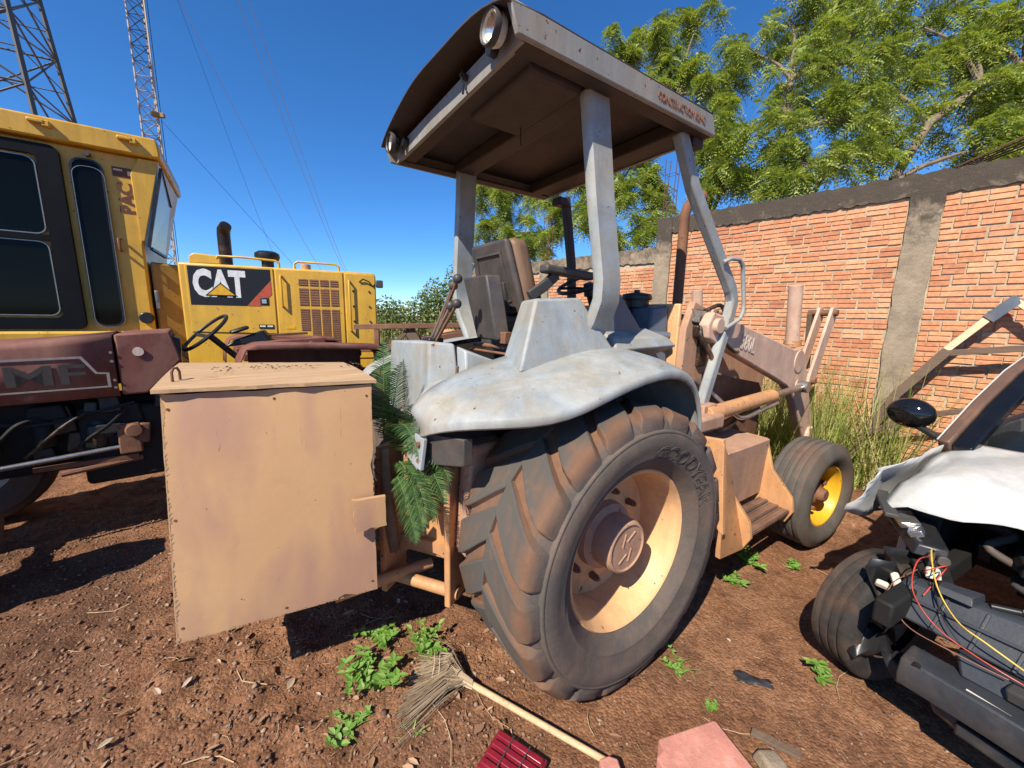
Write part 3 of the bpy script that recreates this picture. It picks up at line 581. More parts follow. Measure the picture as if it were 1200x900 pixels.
# --- loader tower, arms, cylinders
for s_ in (-1,1):
    MB().prism([(1.02,.55),(1.34,.55),(1.30,1.2),(1.26,1.74),(1.12,1.78),(1.04,1.6)],'xz',s_*.46-.025,s_*.46+.025).build('loader_tower', M['orange_dusty'], tr, bevel=.008)
    ya, yb = (-.60,-.53) if s_ < 0 else (.53,.60)
    arm = MB().prism([(1.10,1.63),(1.16,1.71),(1.28,1.69),(1.9,1.56),(2.50,1.43),(2.62,1.43),(2.76,1.36),(2.84,1.22),(3.14,.74),(3.20,.62),(3.17,.52),(3.08,.48),(2.99,.55),(2.60,1.02),(2.44,1.12),(2.2,1.20),(1.24,1.50),(1.12,1.54)],'xz',ya,yb).build('loader_arm', M['arm_tan'], tr, bevel=.012)
    for (px_,pz_,r_) in ((1.2,1.62,.05),(2.66,1.10,.05),(3.10,.58,.085),(2.62,1.32,.10)):
        MB().cyl((px_,ya-.03 if r_ != .10 else ya-.008,pz_),(px_,yb+.03,pz_),r_,n=24).build('pivot_boss', M['arm_tan'], arm, bevel=.004)
    if s_ < 0:
        me = place_text(text_mesh('580L', .155, .003, .0015, xs=.74), (1.535,ya-.004,1.47), (.97,0,-.215), (.215,0,.97)); obj('lettering', me, M['letter_white'], arm)
    yc = s_*.66
    lc = MB().cyl((1.12,yc,1.05),(2.02,yc,1.085),.052,n=20).cyl((1.06,yc,1.048),(1.14,yc,1.051),.062,n=20).build('lift_cylinder', M['orange'], tr, bevel=.005)
    MB().cyl((2.0,yc,1.085),(2.62,yc,1.105),.026,n=14).cyl((2.62,yc-.04,1.105),(2.62,yc+.04,1.105),.05,n=16).build('cylinder_rod', M['rod'], lc, smooth=40)
    MB().box((1.09,s_*.60,1.05),(.16,.16,.14)).build('cylinder_bracket', M['orange_dusty'], tr, bevel=.01)
    # bucket tilt cylinder and links
    yt = s_*.46
    tc = MB().tube([(2.72,yt,1.98),(2.80,yt,1.52),(2.81,yt,1.47)],[.055,.055,.06],20).build('tilt_cylinder', M['arm_tan'], tr, smooth=40)
    MB().cyl((2.81,yt,1.48),(2.90,yt,1.0),.028,n=14).build('cylinder_rod', M['rod'], tc, smooth=40)
    MB().cyl((2.815,yt,1.50),(2.825,yt,1.44),.068,n=20).build('cylinder_collar', M['orange'], tc, smooth=40)
    for dy in (-.05,.05):
        MB().prism([(3.17,1.80),(3.26,1.80),(3.28,1.70),(2.98,1.10),(2.92,1.07),(2.85,1.12),(2.86,1.18)],'xz',s_*.56+dy-.012,s_*.56+dy+.012).build('bucket_link', M['arm_tan'], tr, bevel=.004)
    MB().cyl((3.21,s_*.56-.09,1.75),(3.21,s_*.56+.14,1.75),.03,n=16).build('link_pin', M['orange_rusty'], tr, smooth=40)
    MB().cyl((2.92,s_*.56-.09,1.13),(2.92,s_*.56+.09,1.13),.03,n=16).build('link_pin', M['orange_rusty'], tr, smooth=40)
    MB().bar([(3.2,s_*.44,1.75),(3.30,s_*.44,1.2)],.04,.07,(1,0,0)).build('rear_link', M['oldwood'], tr, bevel=.004)
MB().cyl((2.62,-.55,1.28),(2.62,.55,1.28),.045,n=16).build('cross_tube', M['orange_dusty'], tr, smooth=40)
MB().cyl((1.2,-.53,1.62),(1.2,.53,1.62),.042,n=16).build('pivot_tube', M['orange_rusty'], tr, smooth=40)
# hydraulic valve, hoses and grease behind the front post
hv = MB(); hv.box((1.18,-.48,1.66),(.13,.10,.10),(10,20,30)).box((1.24,-.47,1.45),(.10,.08,.22)).cyl((1.12,-.50,1.58),(1.32,-.50,1.60),.045,n=14).ball((1.17,-.5,1.58),.05); hv.build('valve_block', M['grease'], tr, bevel=.01)
for k,(p,r_) in enumerate((([(1.16,-.52,1.70),(1.1,-.56,1.55),(1.2,-.60,1.38),(1.16,-.56,1.15),(1.2,-.5,.95)],.015),([(1.22,-.50,1.72),(1.34,-.55,1.75),(1.36,-.58,1.55),(1.24,-.56,1.30),(1.3,-.52,1.05)],.014),([(1.14,-.5,1.66),(1.30,-.60,1.52),(1.42,-.62,1.45),(1.50,-.61,1.44)],.012),([(1.2,-.5,1.25),(1.32,-.6,1.12),(1.5,-.68,.98),(1.8,-.70,1.01),(2.05,-.69,1.03)],.017),([(1.16,-.50,.95),(1.3,-.66,.92),(1.6,-.64,.98),(1.85,-.62,1.0)],.014))):
    MB().stube(p, r_, 8).build('hydraulic_hose', M['grease'] if k != 3 else M['rod'], tr, smooth=60)
MB().prism([(1.30,.60),(2.45,.60),(2.5,1.0),(2.4,1.12),(1.32,1.3)],'xz',-.40,-.37).build('side_shield', M['orange_rusty'], tr, bevel=.004)
MB().box((1.55,-.52,.90),(.40,.05,.08),(0,15,10)).box((1.85,-.50,.93),(.16,.10,.08),(20,30,0)).cyl((1.45,-.55,.88),(1.75,-.52,.98),.03,n=10).build('linkage_scrap', M['orange_rusty'], tr, bevel=.006)

# --- step and tool box in front of the rear wheel
x0, x1 = 1.06, 1.70
sp = [(-.44,.84),(-.80,.83),(-.86,.62),(-1.0,.46),(-1.02,.36),(-.98,.27),(-.44,.27)]
tb = MB().prism([(-.44,.84),(-.82,.83),(-.80,.42),(-.44,.42)],'yz',x0+.02,x1-.02).build('tool_box', M['orange_dusty'], tr, bevel=.006)
for xx,ww in ((x0,.03),(x1-.03,.03)): MB().prism(sp,'yz',xx,xx+ww).build('step_side', M['orange'], tr, bevel=.004)
MB().hexa([(.74,-.62,.60),(.80,-.98,.45),(.83,-.98,.45),(.77,-.58,.60),(.74,-.62,.98),(.80,-.92,1.0),(.83,-.92,1.0),(.77,-.58,.98)]).build('guard_plate', M['orange'], tr, bevel=.004)
MB().hexa([(.80,-.98,.30),(1.06,-.99,.28),(1.06,-.96,.28),(.80,-.95,.30),(.80,-.93,.98),(1.06,-.84,.83),(1.06,-.81,.83),(.80,-.90,.98)]).build('guard_plate', M['orange'], tr, bevel=.004)
for k in range(3):
    y = -.835-.068*k; st = MB().box(((x0+x1)/2,y,.375-.010*k),(x1-x0-.05,.058,.022)).build('step_tread', M['orange_rusty'], tr, bevel=.003)
    tm = MB()
    for j in range(24):
        for dy_ in (-.022,.022): tm.box((x0+.05+(x1-x0-.1)*j/23,y+dy_,.389-.010*k),(.013,.010,.012))
    tag(tm.build('tread_teeth', M['rod'], st), kind='stuff')
MB().box((.98,-.60,1.02),(.34,.30,.10)).build('fuel_tank', M['orange_dusty'], tr, bevel=.02)

# --- fenders (grey clamshells)
def fender(s_):
    # stations along x: (x, z at inner top, z crown, z of outer lip, outer y)
    st = [(-.80,1.25,1.245,1.20,-.52),(-.765,1.30,1.295,1.248,-.64),(-.70,1.345,1.345,1.283,-.78),(-.60,1.39,1.39,1.300,-.89),(-.48,1.425,1.425,1.308,-.95),(-.34,1.46,1.465,1.335,-.97),(-.18,1.49,1.495,1.385,-.975),(0,1.51,1.52,1.425,-.975),(.18,1.52,1.525,1.44,-.97),(.32,1.515,1.51,1.415,-.965),(.42,1.47,1.46,1.34,-.955),(.49,1.38,1.37,1.22,-.945),(.53,1.26,1.25,1.10,-.935),(.545,1.14,1.13,1.0,-.93)]
    rows = []
    for x,zi,zc,zl,yo in st:
        yi = -.40; r = [(x,yi,zi)]
        for t in (.3,.55,.70,.78,.86,.92,.96,.985,1.0):
            y = yi+(yo-yi)*t; k = max(0,(t-.74)/.26); z = zc+(zl-zc)*(.38*t+.62*t**4)
            r.append((x+.02*k*0,y,z))
        r.append((x,yo-.003,zl-.012)); r.append((x,yo-.002,zl-.03)); r.append((x,yo+.012,zl-.036))
        rows.append(r)
    m_ = MB().grid(rows)
    if s_ > 0: m_.v = [(x,-y,z) for x,y,z in m_.v]
    o = m_.build('fender', M['grey'], tr, smooth=50, solid=.006)
    sb = o.modifiers.new('sub','SUBSURF'); sb.levels = 1; sb.render_levels = 1; o.modifiers.move(1,0)
    return o
fr = fender(-1); fl = fender(1)
for s_ in (-1,1):   # inner wheel arch wall and rear bracket
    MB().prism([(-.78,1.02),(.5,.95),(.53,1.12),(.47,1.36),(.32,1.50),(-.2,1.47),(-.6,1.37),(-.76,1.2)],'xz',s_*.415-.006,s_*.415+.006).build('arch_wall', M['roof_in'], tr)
    br = MB().box((-.80,s_*.50,1.10),(.018,.10,.13),(0,8,0)).build('fender_bracket', M['grey'], tr, bevel=.004)
    for dz in (-.035,.035): MB().cyl((-.815,s_*.515,1.10+dz),(-.79,s_*.515,1.10+dz),.013,n=8).build('bolt', M['orange_rusty'], br)
    MB().hexa([(-.795,s_*.45,1.03),(-.70,s_*.70,1.08),(-.66,s_*.70,1.08),(-.76,s_*.45,1.03),(-.795,s_*.45,1.17),(-.70,s_*.70,1.19),(-.66,s_*.70,1.19),(-.76,s_*.45,1.17)]).build('rear_flap', M['darkgrey'], tr, bevel=.004)  # dark grey paints in the shade behind the fender

# --- operator platform, rear panels, console
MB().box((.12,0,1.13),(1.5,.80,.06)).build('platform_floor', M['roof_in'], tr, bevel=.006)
MB().hexa([(-.66,-.26,1.10),(-.52,-.36,1.10),(-.40,.40,1.10),(-.66,.38,1.06),(-.64,-.22,1.53),(-.53,-.28,1.52),(-.46,.36,1.50),(-.64,.36,1.50)]).build('rear_panel', M['grey'], tr, bevel=.012)
MB().hexa([(-.52,-.41,1.12),(-.34,-.41,1.12),(-.34,-.30,1.12),(-.54,-.345,1.12),(-.50,-.33,1.49),(-.36,-.38,1.44),(-.34,-.28,1.44),(-.52,-.27,1.51)]).build('side_panel', M['grey'], tr, bevel=.008)
MB().box((-.555,-.345,1.36),(.012,.035,.12),(0,4,-35)).build('panel_latch', M['orange_rusty'], tr, bevel=.003)
MB().hexa([(-.80,-.46,1.00),(-.66,-.42,1.00),(-.64,-.02,.98),(-.74,-.05,.98),(-.74,-.46,1.30),(-.58,-.40,1.36),(-.56,-.05,1.36),(-.66,-.08,1.22)]).build('rear_skirt', M['grey'], tr, bevel=.01)
MB().hexa([(-.42,-.66,1.42),(.20,-.66,1.46),(.24,-.36,1.40),(-.34,-.36,1.36),(-.27,-.56,1.735),(.00,-.56,1.75),(.10,-.38,1.74),(-.22,-.38,1.73)]).build('console', M['grey'], tr, bevel=.014)
MB().hexa([(.22,-.62,1.49),(.78,-.60,1.50),(.80,-.36,1.40),(.22,-.36,1.40),(.24,-.58,1.56),(.74,-.56,1.55),(.78,-.36,1.60),(.26,-.36,1.60)]).build('console_base', M['grey'], tr, bevel=.012)
MB().hexa([(.26,-.47,1.52),(.70,-.45,1.52),(.72,-.37,1.52),(.26,-.37,1.52),(.30,-.44,1.78),(.44,-.43,1.80),(.46,-.38,1.80),(.30,-.38,1.78)]).build('side_cowl', M['navy'], tr, bevel=.01)
MB().cyl((-.275,-.60,1.475),(-.275,-.63,1.47),.014,n=8).build('console_bolt', M['orange_rusty'], tr)
# levers
for k,(b,t) in enumerate((((-.50,.10,1.50),(-.47,-.14,1.80)),((-.49,.08,1.50),(-.47,-.19,1.83)),((-.50,.07,1.50),(-.48,-.13,1.70)),((-.49,.05,1.50),(-.47,-.18,1.71)))):
    lv = MB().cyl(b,t,.0085,n=8).build('lever', M['rod'] if k%2 == 0 else M['orange_rusty'], tr, smooth=40)
    MB().ball(t,.024,12,8).build('lever_knob', M['darkgrey'], lv, smooth=60)
MB().box((-.49,.08,1.515),(.09,.10,.03)).build('lever_boot', M['black'], tr, bevel=.01)
# seat
def seat():
    def shell(x, w0, w1, z0, z1, d, name, mat, lean=.12, bev=.03):
        m_ = MB().hexa([(x,-w0,z0),(x+d,-w0,z0),(x+d,w0,z0),(x,w0,z0),(x-lean,-w1,z1),(x-lean+d,-w1,z1),(x-lean+d,w1,z1),(x-lean,w1,z1)])
        return m_.build(name, mat, tr, bevel=bev, seg=4)
    sb_ = shell(-.10,.235,.19,1.66,2.06,.045,'seat_back_shell',M['darkgrey'],.10,.03); shell(-.065,.245,.20,1.62,2.07,.12,'backrest',M['vinyl'],.10,.045)
    rb = MB()
    y = .15; zs = (1.74,1.99); rb.bar([(-.118,-y,zs[0]),(-.186,-y*.85,zs[1]),(-.186,y*.85,zs[1]),(-.118,y,zs[0]),(-.118,-y,zs[0])],.014,.012,(1,0,0)); rb.build('shell_rib', M['darkgrey'], sb_)
    for yy in (-.10,.10): MB().box((-.135,yy,1.76),(.02,.045,.16),(0,-14,0)).build('back_bracket', M['darkgrey'], sb_, bevel=.004)
    MB().box((.12,0,1.60),(.48,.46,.12)).build('seat_cushion', M['vinyl'], tr, bevel=.045, seg=4)
    MB().box((.10,0,1.50),(.44,.40,.08)).build('seat_pan', M['darkgrey'], tr, bevel=.02)
    MB().box((.08,0,1.36),(.40,.34,.24)).build('seat_base', M['black'], tr, bevel=.03)
    for s_ in (-1,1):
        MB().box((.16,s_*.29,1.90),(.36,.075,.045),(0,3,0)).build('armrest', M['darkgrey'], tr, bevel=.014)
        MB().bar([(-.10,s_*.285,1.76),(.0,s_*.285,1.82),(.08,s_*.285,1.885)],.03,.055).bar([(-.06,s_*.275,1.80),(.03,s_*.275,1.56)],.02,.05,(1,0,0)).build('armrest_bracket', M['darkgrey'], tr, bevel=.005)
seat()
MB().hexa([(-.30,-.28,1.53),(-.22,-.30,1.53),(-.20,-.08,1.53),(-.29,-.06,1.53),(-.33,-.22,1.86),(-.25,-.24,1.86),(-.23,.03,1.86),(-.32,.05,1.86)]).build('seat_side_box', M['darkgrey'], tr, bevel=.01)
MB().cyl((-.30,-.05,1.50),(-.22,-.33,1.49),.012,n=8).cyl((-.31,-.02,1.47),(-.24,-.35,1.46),.008,n=8).box((-.25,-.30,1.545),(.05,.05,.06)).build('seat_slide', M['orange_rusty'], tr, bevel=.003)

# --- canopy
cx0, cx1, cw, cz = -.467, .773, .702, 2.605
for s_ in (-1,1):
    MB().prism([(cx0-.03,cz),(cx1,cz),(cx1-.045,cz+.095),(cx0-.07,cz+.098)],'xz',s_*cw-.012,s_*cw+.012).build('roof_side', M['roof'], tr, bevel=.006)
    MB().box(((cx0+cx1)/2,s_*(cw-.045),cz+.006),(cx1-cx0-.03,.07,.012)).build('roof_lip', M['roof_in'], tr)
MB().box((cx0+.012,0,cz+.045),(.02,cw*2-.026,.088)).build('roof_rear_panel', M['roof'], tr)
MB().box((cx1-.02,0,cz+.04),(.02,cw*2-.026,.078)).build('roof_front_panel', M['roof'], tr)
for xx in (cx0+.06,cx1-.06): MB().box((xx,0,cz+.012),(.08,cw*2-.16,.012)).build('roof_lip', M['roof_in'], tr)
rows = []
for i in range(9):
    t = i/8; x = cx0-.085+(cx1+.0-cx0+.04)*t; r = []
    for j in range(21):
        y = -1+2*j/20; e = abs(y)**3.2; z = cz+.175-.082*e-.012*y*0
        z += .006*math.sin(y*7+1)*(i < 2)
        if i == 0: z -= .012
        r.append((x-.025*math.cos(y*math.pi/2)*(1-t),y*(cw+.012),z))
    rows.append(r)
MB().grid(rows).build('roof_sheet', M['roof_in'], tr, smooth=50, solid=.008)  # sheet takes the underside colour with its shade painted in
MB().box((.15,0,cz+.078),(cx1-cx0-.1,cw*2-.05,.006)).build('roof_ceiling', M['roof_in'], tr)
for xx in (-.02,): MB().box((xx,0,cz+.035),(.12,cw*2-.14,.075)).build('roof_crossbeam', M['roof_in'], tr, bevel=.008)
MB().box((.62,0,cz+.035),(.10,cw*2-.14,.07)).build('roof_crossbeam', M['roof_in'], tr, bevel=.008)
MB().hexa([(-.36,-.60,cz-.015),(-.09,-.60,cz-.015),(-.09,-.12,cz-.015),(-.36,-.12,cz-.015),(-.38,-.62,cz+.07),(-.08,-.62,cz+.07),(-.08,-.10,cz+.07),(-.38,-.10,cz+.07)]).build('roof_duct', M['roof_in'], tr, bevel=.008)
MB().tube([(-.12,-.2,cz-.01),(-.12,-.2,cz-.06),(-.11,-.19,cz-.09),(-.12,-.21,cz-.10)],.003,5).build('loose_wire', M['wire_black'], tr)
me = place_text(text_mesh('CONSTRUCTION KING', .046, .001, .001, xs=.80), (.27,-cw-.0145,cz+.030), (1,0,-.005), (0,0,1))
me.transform(Matrix.Identity(4)); lt = obj('faded_lettering', me, M['letter_rust'], tr)
for s_,y in ((-1,-.60),(1,.56)):
    c_ = (cx0-.03,y,cz+.062); lp = MB().lathe([(.0,0),(.048,0),(.055,-.018),(.055,-.045),(.047,-.05),(.045,-.04)],c_,'x',24).build('work_lamp', M['lamp_white'] if s_ < 0 else M['black'], tr, smooth=40)
    MB().lathe([(.0,-.012),(.030,-.02),(.046,-.042)],c_,'x',24).build('lamp_reflector', M['chrome'] if s_ < 0 else M['lamp_white'], lp, smooth=50)
    MB().lathe([(.047,-.046),(.055,-.056),(.060,-.046),(.058,-.03)],c_,'x',24).build('lamp_rim', M['darkgrey'] if s_ < 0 else M['darkgrey'], lp, smooth=50)
    MB().cyl((c_[0],y-s_*.085,cz+.055),(c_[0]+.03,y-s_*.085,cz+.055),.026,n=14).build('lamp_mount', M['black'], tr)
MB().tube([(cx0-.005,-.28,cz+.075),(cx0-.03,-.285,cz+.05),(cx0-.025,-.30,cz+.025),(cx0-.035,-.31,cz-.02)],.005,6).cyl((cx0,-.28,cz+.06),(cx0-.03,-.28,cz+.075),.014,n=8).build('lamp_cable', M['wire_black'], tr)

# --- posts
def plate_post(s_):
    fx = .075 if s_ < 0 else -.03
    pts = [(-.01,.598,2.62),(-.005,.605,2.45),(.0,.618,2.2),(.005,.635,1.98),(.01,.65,1.83),(.015,.645,1.74),(.02,.60,1.64),(.025,.53,1.55),(.03,.475,1.47),(.03,.455,1.38),(.03,.45,1.2)]
    hw, th = .070, .030; rows = []
    for i,(x,y,z) in enumerate(pts):
        a = pts[max(0,i-1)]; b = pts[min(len(pts)-1,i+1)]; ty = b[1]-a[1]; tz = b[2]-a[2]; l = math.hypot(ty,tz); ny, nz = -tz/l, ty/l   # outward normal in yz
        r = []; x = x+fx*min(1,max(0,(2.62-z)/.75))
        for u,v in ((-1,-.55),(-.86,-1),(.86,-1),(1,-.55),(1,.55),(.86,1),(-.86,1),(-1,.55),(-1,-.55)):
            r.append((x+u*hw, s_*(y+ny*v*th), z+nz*v*th))
        rows.append(r)
    m_ = MB().grid(rows); return m_.build('canopy_post', M['grey'], tr, smooth=38)
plate_post(-1); plate_post(1)
rp = MB().bar([(.60,-.615,2.62),(.76,-.615,2.38),(1.31,-.605,1.86),(1.345,-.605,1.79),(1.33,-.605,1.70),(1.10,-.60,1.06)],.06,.072,(1,0,.2)).build('canopy_post', M['grey'], tr, bevel=.012)
MB().tube([(1.12,-.64,2.01),(1.17,-.66,2.035),(1.27,-.66,2.04),(1.325,-.66,2.01),(1.34,-.66,1.95),(1.395,-.66,1.78),(1.40,-.66,1.72),(1.37,-.66,1.67),(1.24,-.64,1.605)],.013,10).build('grab_handle', M['grey'], rp, smooth=60)
MB().box((1.09,-.61,1.03),(.16,.10,.05)).build('post_foot', M['grey'], rp, bevel=.01)
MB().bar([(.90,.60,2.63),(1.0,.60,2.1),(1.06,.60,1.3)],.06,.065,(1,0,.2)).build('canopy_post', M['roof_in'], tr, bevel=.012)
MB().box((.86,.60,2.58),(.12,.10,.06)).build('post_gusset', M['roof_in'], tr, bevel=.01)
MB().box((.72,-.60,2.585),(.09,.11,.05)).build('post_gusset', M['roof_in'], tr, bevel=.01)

# --- backhoe mounting frame at the rear (orange plates and pins)
def LF(a, b, z):   # a: along the frame (0 left .. 1 right), b: depth into the tractor
    L = Vector((-.85,-.115,0)); Rr = Vector((-.635,-.42,0)); d = Rr-L; n = Vector((.82,.57,0)); return tuple(L+d*a+n*b+Vector((0,0,z)))
def slab(a0,a1,b0,b1,z0,z1): return MB().hexa([LF(a0,b0,z0),LF(a1,b0,z0),LF(a1,b1,z0),LF(a0,b1,z0),LF(a0,b0,z1),LF(a1,b0,z1),LF(a1,b1,z1),LF(a0,b1,z1)])
slab(-.02,1.02,.13,.16,.40,1.02).build('mount_backplate', M['orange'], tr, bevel=.006)
for a in (0,1): slab(a-.045,a+.045,-.02,.16,.24 if a == 0 else .26,1.02).build('mount_side', M['orange'], tr, bevel=.006)
slab(.60,.68,.0,.16,.66,1.06).build('mount_lug', M['orange'], tr, bevel=.006); slab(.34,.41,.0,.16,.68,1.04).build('mount_lug', M['orange'], tr, bevel=.006)
MB().cyl(LF(.05,.05,.80),LF(.66,.05,.80),.028,n=16).build('mount_pin', M['orange'], tr, smooth=40)
MB().cyl(LF(-.05,.04,.305),LF(1.08,.04,.305),.030,n=18).build('mount_pin', M['orange'], tr, smooth=40)
arch = []
for k in range(13):
    t = k/12; arch.append((.05+.90*t, .37+.075*math.sin(math.pi*t)**.45))
av = [LF(a,.10,z) for a,z in arch]+[LF(a,.10,.50) for a,z in arch[::-1]]; av2 = [LF(a,.13,z) for a,z in arch]+[LF(a,.13,.50) for a,z in arch[::-1]]; n_ = len(av)
MB().add(av+av2, [tuple(range(n_)), tuple(range(n_,2*n_))[::-1]]+[(i,(i+1)%n_,n_+(i+1)%n_,n_+i) for i in range(n_)]).build('mount_arch', M['orange'], tr)
MB().cyl(LF(.82,.125,.83),LF(.82,.14,.83),.045,n=18).build('pin_eye', M['dark'], tr); MB().cyl(LF(.84,.08,.80),LF(.82,.15,.86),.018,n=10).build('grease_pin', M['rod'], tr, smooth=40)
MB().hexa([(-.60,-.52,.55),(-.40,-.52,.55),(-.40,-.40,.55),(-.60,-.40,.55),(-.56,-.50,1.05),(-.40,-.50,1.05),(-.40,-.40,1.05),(-.56,-.40,1.05)]).box((-.49,-.45,1.06),(.22,.14,.05)).build('axle_bracket', M['orange_dusty'], tr, bevel=.015)
for y,z in ((-.16,.335),(.16,.335)): MB().cyl((-1.10,y,z),(-.62,y,z),.03,n=12).build('support_bar', M['orange'], tr, smooth=40)
MB().box((-.5,0,.72),(.12,.78,.62)).build('rear_frame', M['orange_rusty'], tr, bevel=.01)
# ---------------------------------------------------------------- tan plywood box hung behind the tractor (same axes as the tractor)
bx = thing('wooden_box', 'big tan painted plywood box with raw wood lid behind the grey tractor', 'box', TO, TA)
FBL, FBR, FTL, FTR = (-1.66,-.20,.40), (-.94,-.30,.40), (-1.628,-.085,1.345), (-.922,-.275,1.355)
D0, D1 = .66, .62
def off(p, dy, dx=0, dz=0): return (p[0]+dx, p[1]+dy, p[2]+dz)
def worn_panel(c, th, name, mat, parent, nseg=16, amp=.004):   # c: BL,BR,TR,TL outer corners; slightly chipped outline
    c = [Vector(q) for q in c]; n = (c[1]-c[0]).cross(c[3]-c[0]).normalized(); ring = []
    for i in range(4):
        a, b = c[i], c[(i+1)%4]; inw = (b-a).cross(n).normalized()
        for k in range(nseg):
            q = a+(b-a)*(k/nseg)
            if k: q = q-inw*abs(random.gauss(0,amp))*(2.5 if random.random() < .12 else .6)
            ring.append(q)
    m = len(ring); g = 12; v = list(ring)+[q-n*th for q in ring]; f = [(i,(i+1)%m,m+(i+1)%m,m+i) for i in range(m)]
    # bilinear face sheet, slightly inside the chipped rim, welded to it by a thin chamfer
    def face(e, flip):
        base = len(v); k = nseg; W_ = [[None]*(k+1) for _ in range(k+1)]
        for i in range(k+1):
            for j in range(k+1):
                s_, t_ = i/k, j/k; p = (c[0]*(1-s_)+c[1]*s_)*(1-t_)+(c[3]*(1-s_)+c[2]*s_)*t_
                W_[i][j] = len(v); v.append(p*1.0+n*e)
        def rid(i,j):
            if j == 0: return i%m
            if i == k: return k+j
            if j == k: return 2*k+(k-i)
            return (3*k+(k-j))%m
        o_ = 0 if not flip else m
        for i in range(k):
            for j in range(k):
                q_ = []
                for (x_,y_) in ((i,j),(i+1,j),(i+1,j+1),(i,j+1)):
                    q_.append(o_+rid(x_,y_) if x_ in (0,k) or y_ in (0,k) else W_[x_][y_])
                f.append(tuple(q_) if not flip else tuple(q_[::-1]))
    face(.0008, False); face(-th, True)
    return MB().add(v,f).build(name, mat, parent, smooth=35)
worn_panel([FBL,FBR,FTR,FTL], .018, 'front_panel', M['board'], bx)
def edge_strip(a, b, inw, w, name):
    a = Vector(a); b = Vector(b); inw = Vector(inw).normalized(); d = (b-a); n = Vector((d.y,-d.x,0)).normalized() if abs(d.z) < .5 else Vector((-.14,-.99,.12)).normalized(); m_ = MB(); k = 150; v = []
    if n.y > 0: n = -n
    for i in range(k+1): q = a+d*(i/k); wi = w*(random.random()**3*1.2+.10+.25*abs(math.sin(i*.21)*math.sin(i*.057))); v += [q+n*.0025+inw*.002, q+n*.0025+inw*wi]
    m_.add(v,[(2*i,2*i+1,2*i+3,2*i+2) for i in range(k)]).build(name, M['rawwood'], bx, fix=False)
edge_strip(FBL,FTL,(1,-.1,0),.012,'chipped_edge'); edge_strip(FBL,FBR,(0,0,1),.012,'chipped_edge'); edge_strip(FBR,FTR,(-1,.1,0),.006,'chipped_edge')
for s_,t_ in ((.03,.06),(.03,.5),(.03,.94),(.5,.03),(.97,.05),(.97,.95),(.5,.96)):
    p_ = (Vector(FBL)*(1-s_)+Vector(FBR)*s_)*(1-t_)+(Vector(FTL)*(1-s_)+Vector(FTR)*s_)*t_; MB().cyl(p_+Vector((-.0004,-.003,0)),p_+Vector((.0,.002,0)),.005,n=8).build('nail_head', M['orange_rusty'], bx)
BBL, BBR, BTL, BTR = off(FBL,D0), off(FBR,D1), off(FTL,D0-.05), off(FTR,D1)
worn_panel([off(FBR,.02),BBR,BTR,off(FTR,.02)], .016, 'side_panel', M['board'], bx); worn_panel([BBL,off(FBL,.02),off(FTL,.02),BTL], .016, 'side_panel', M['board'], bx)
worn_panel([BBR,BBL,BTL,BTR], .016, 'back_panel', M['board'], bx); worn_panel([off(FBL,.02,.017,-.001),off(BBL,-.02,.017,-.001),off(BBR,-.02,-.017,-.001),off(FBR,.02,-.017,-.001)], .016, 'bottom_panel', M['board'], bx)
lc = [(-1.648,-.105,1.352),(-.905,-.295,1.362),(-.915,.33,1.368),(-1.64,.60,1.372)]
k = 14; top = []; bot = []
rows = []
for i in range(k+1):
    t = i/k; a = Vector(lc[0]).lerp(Vector(lc[1]),t); b = Vector(lc[3]).lerp(Vector(lc[2]),t); j = random.uniform(-.005,.005)
    rows.append([a+Vector((0,j,0)), a+Vector((0,j-.001,.014)), a.lerp(b,.33)+Vector((0,0,.02)), a.lerp(b,.66)+Vector((0,0,.022)), b+Vector((0,j,.016)), b+Vector((0,j,0)), a+Vector((0,j,0))])
lidm = MB().grid(rows); n_ = 7; lidm.f.append((0,1,2,3,4,5)); lidm.f.append(tuple(k*n_+i for i in range(6)))
lid = lidm.build('lid', M['rawwood'], bx)
MB().tube([(-1.60,.02,1.372),(-1.60,.02,1.41),(-1.595,.03,1.425),(-1.585,.045,1.425),(-1.58,.05,1.41),(-1.58,.05,1.372)],.005,8).build('staple', M['orange_rusty'], lid, smooth=60)
crumb = MB()
for i in range(60):
    t = random.random(); s_ = random.uniform(.002,.005); x = -1.5+.62*t; y = .22+random.gauss(0,.05)-.10*t; crumb.ball((x,y,1.396),s_,5,3,(1.6,1,.6))
tag(crumb.build('bark_crumbs', M['bark'], lid), kind='stuff')
worn_panel([(-1.028,-.322,.715),(-.898,-.340,.725),(-.898,-.338,.862),(-1.034,-.318,.868)], .022, 'wooden_block', M['board'], bx, 6, .003)

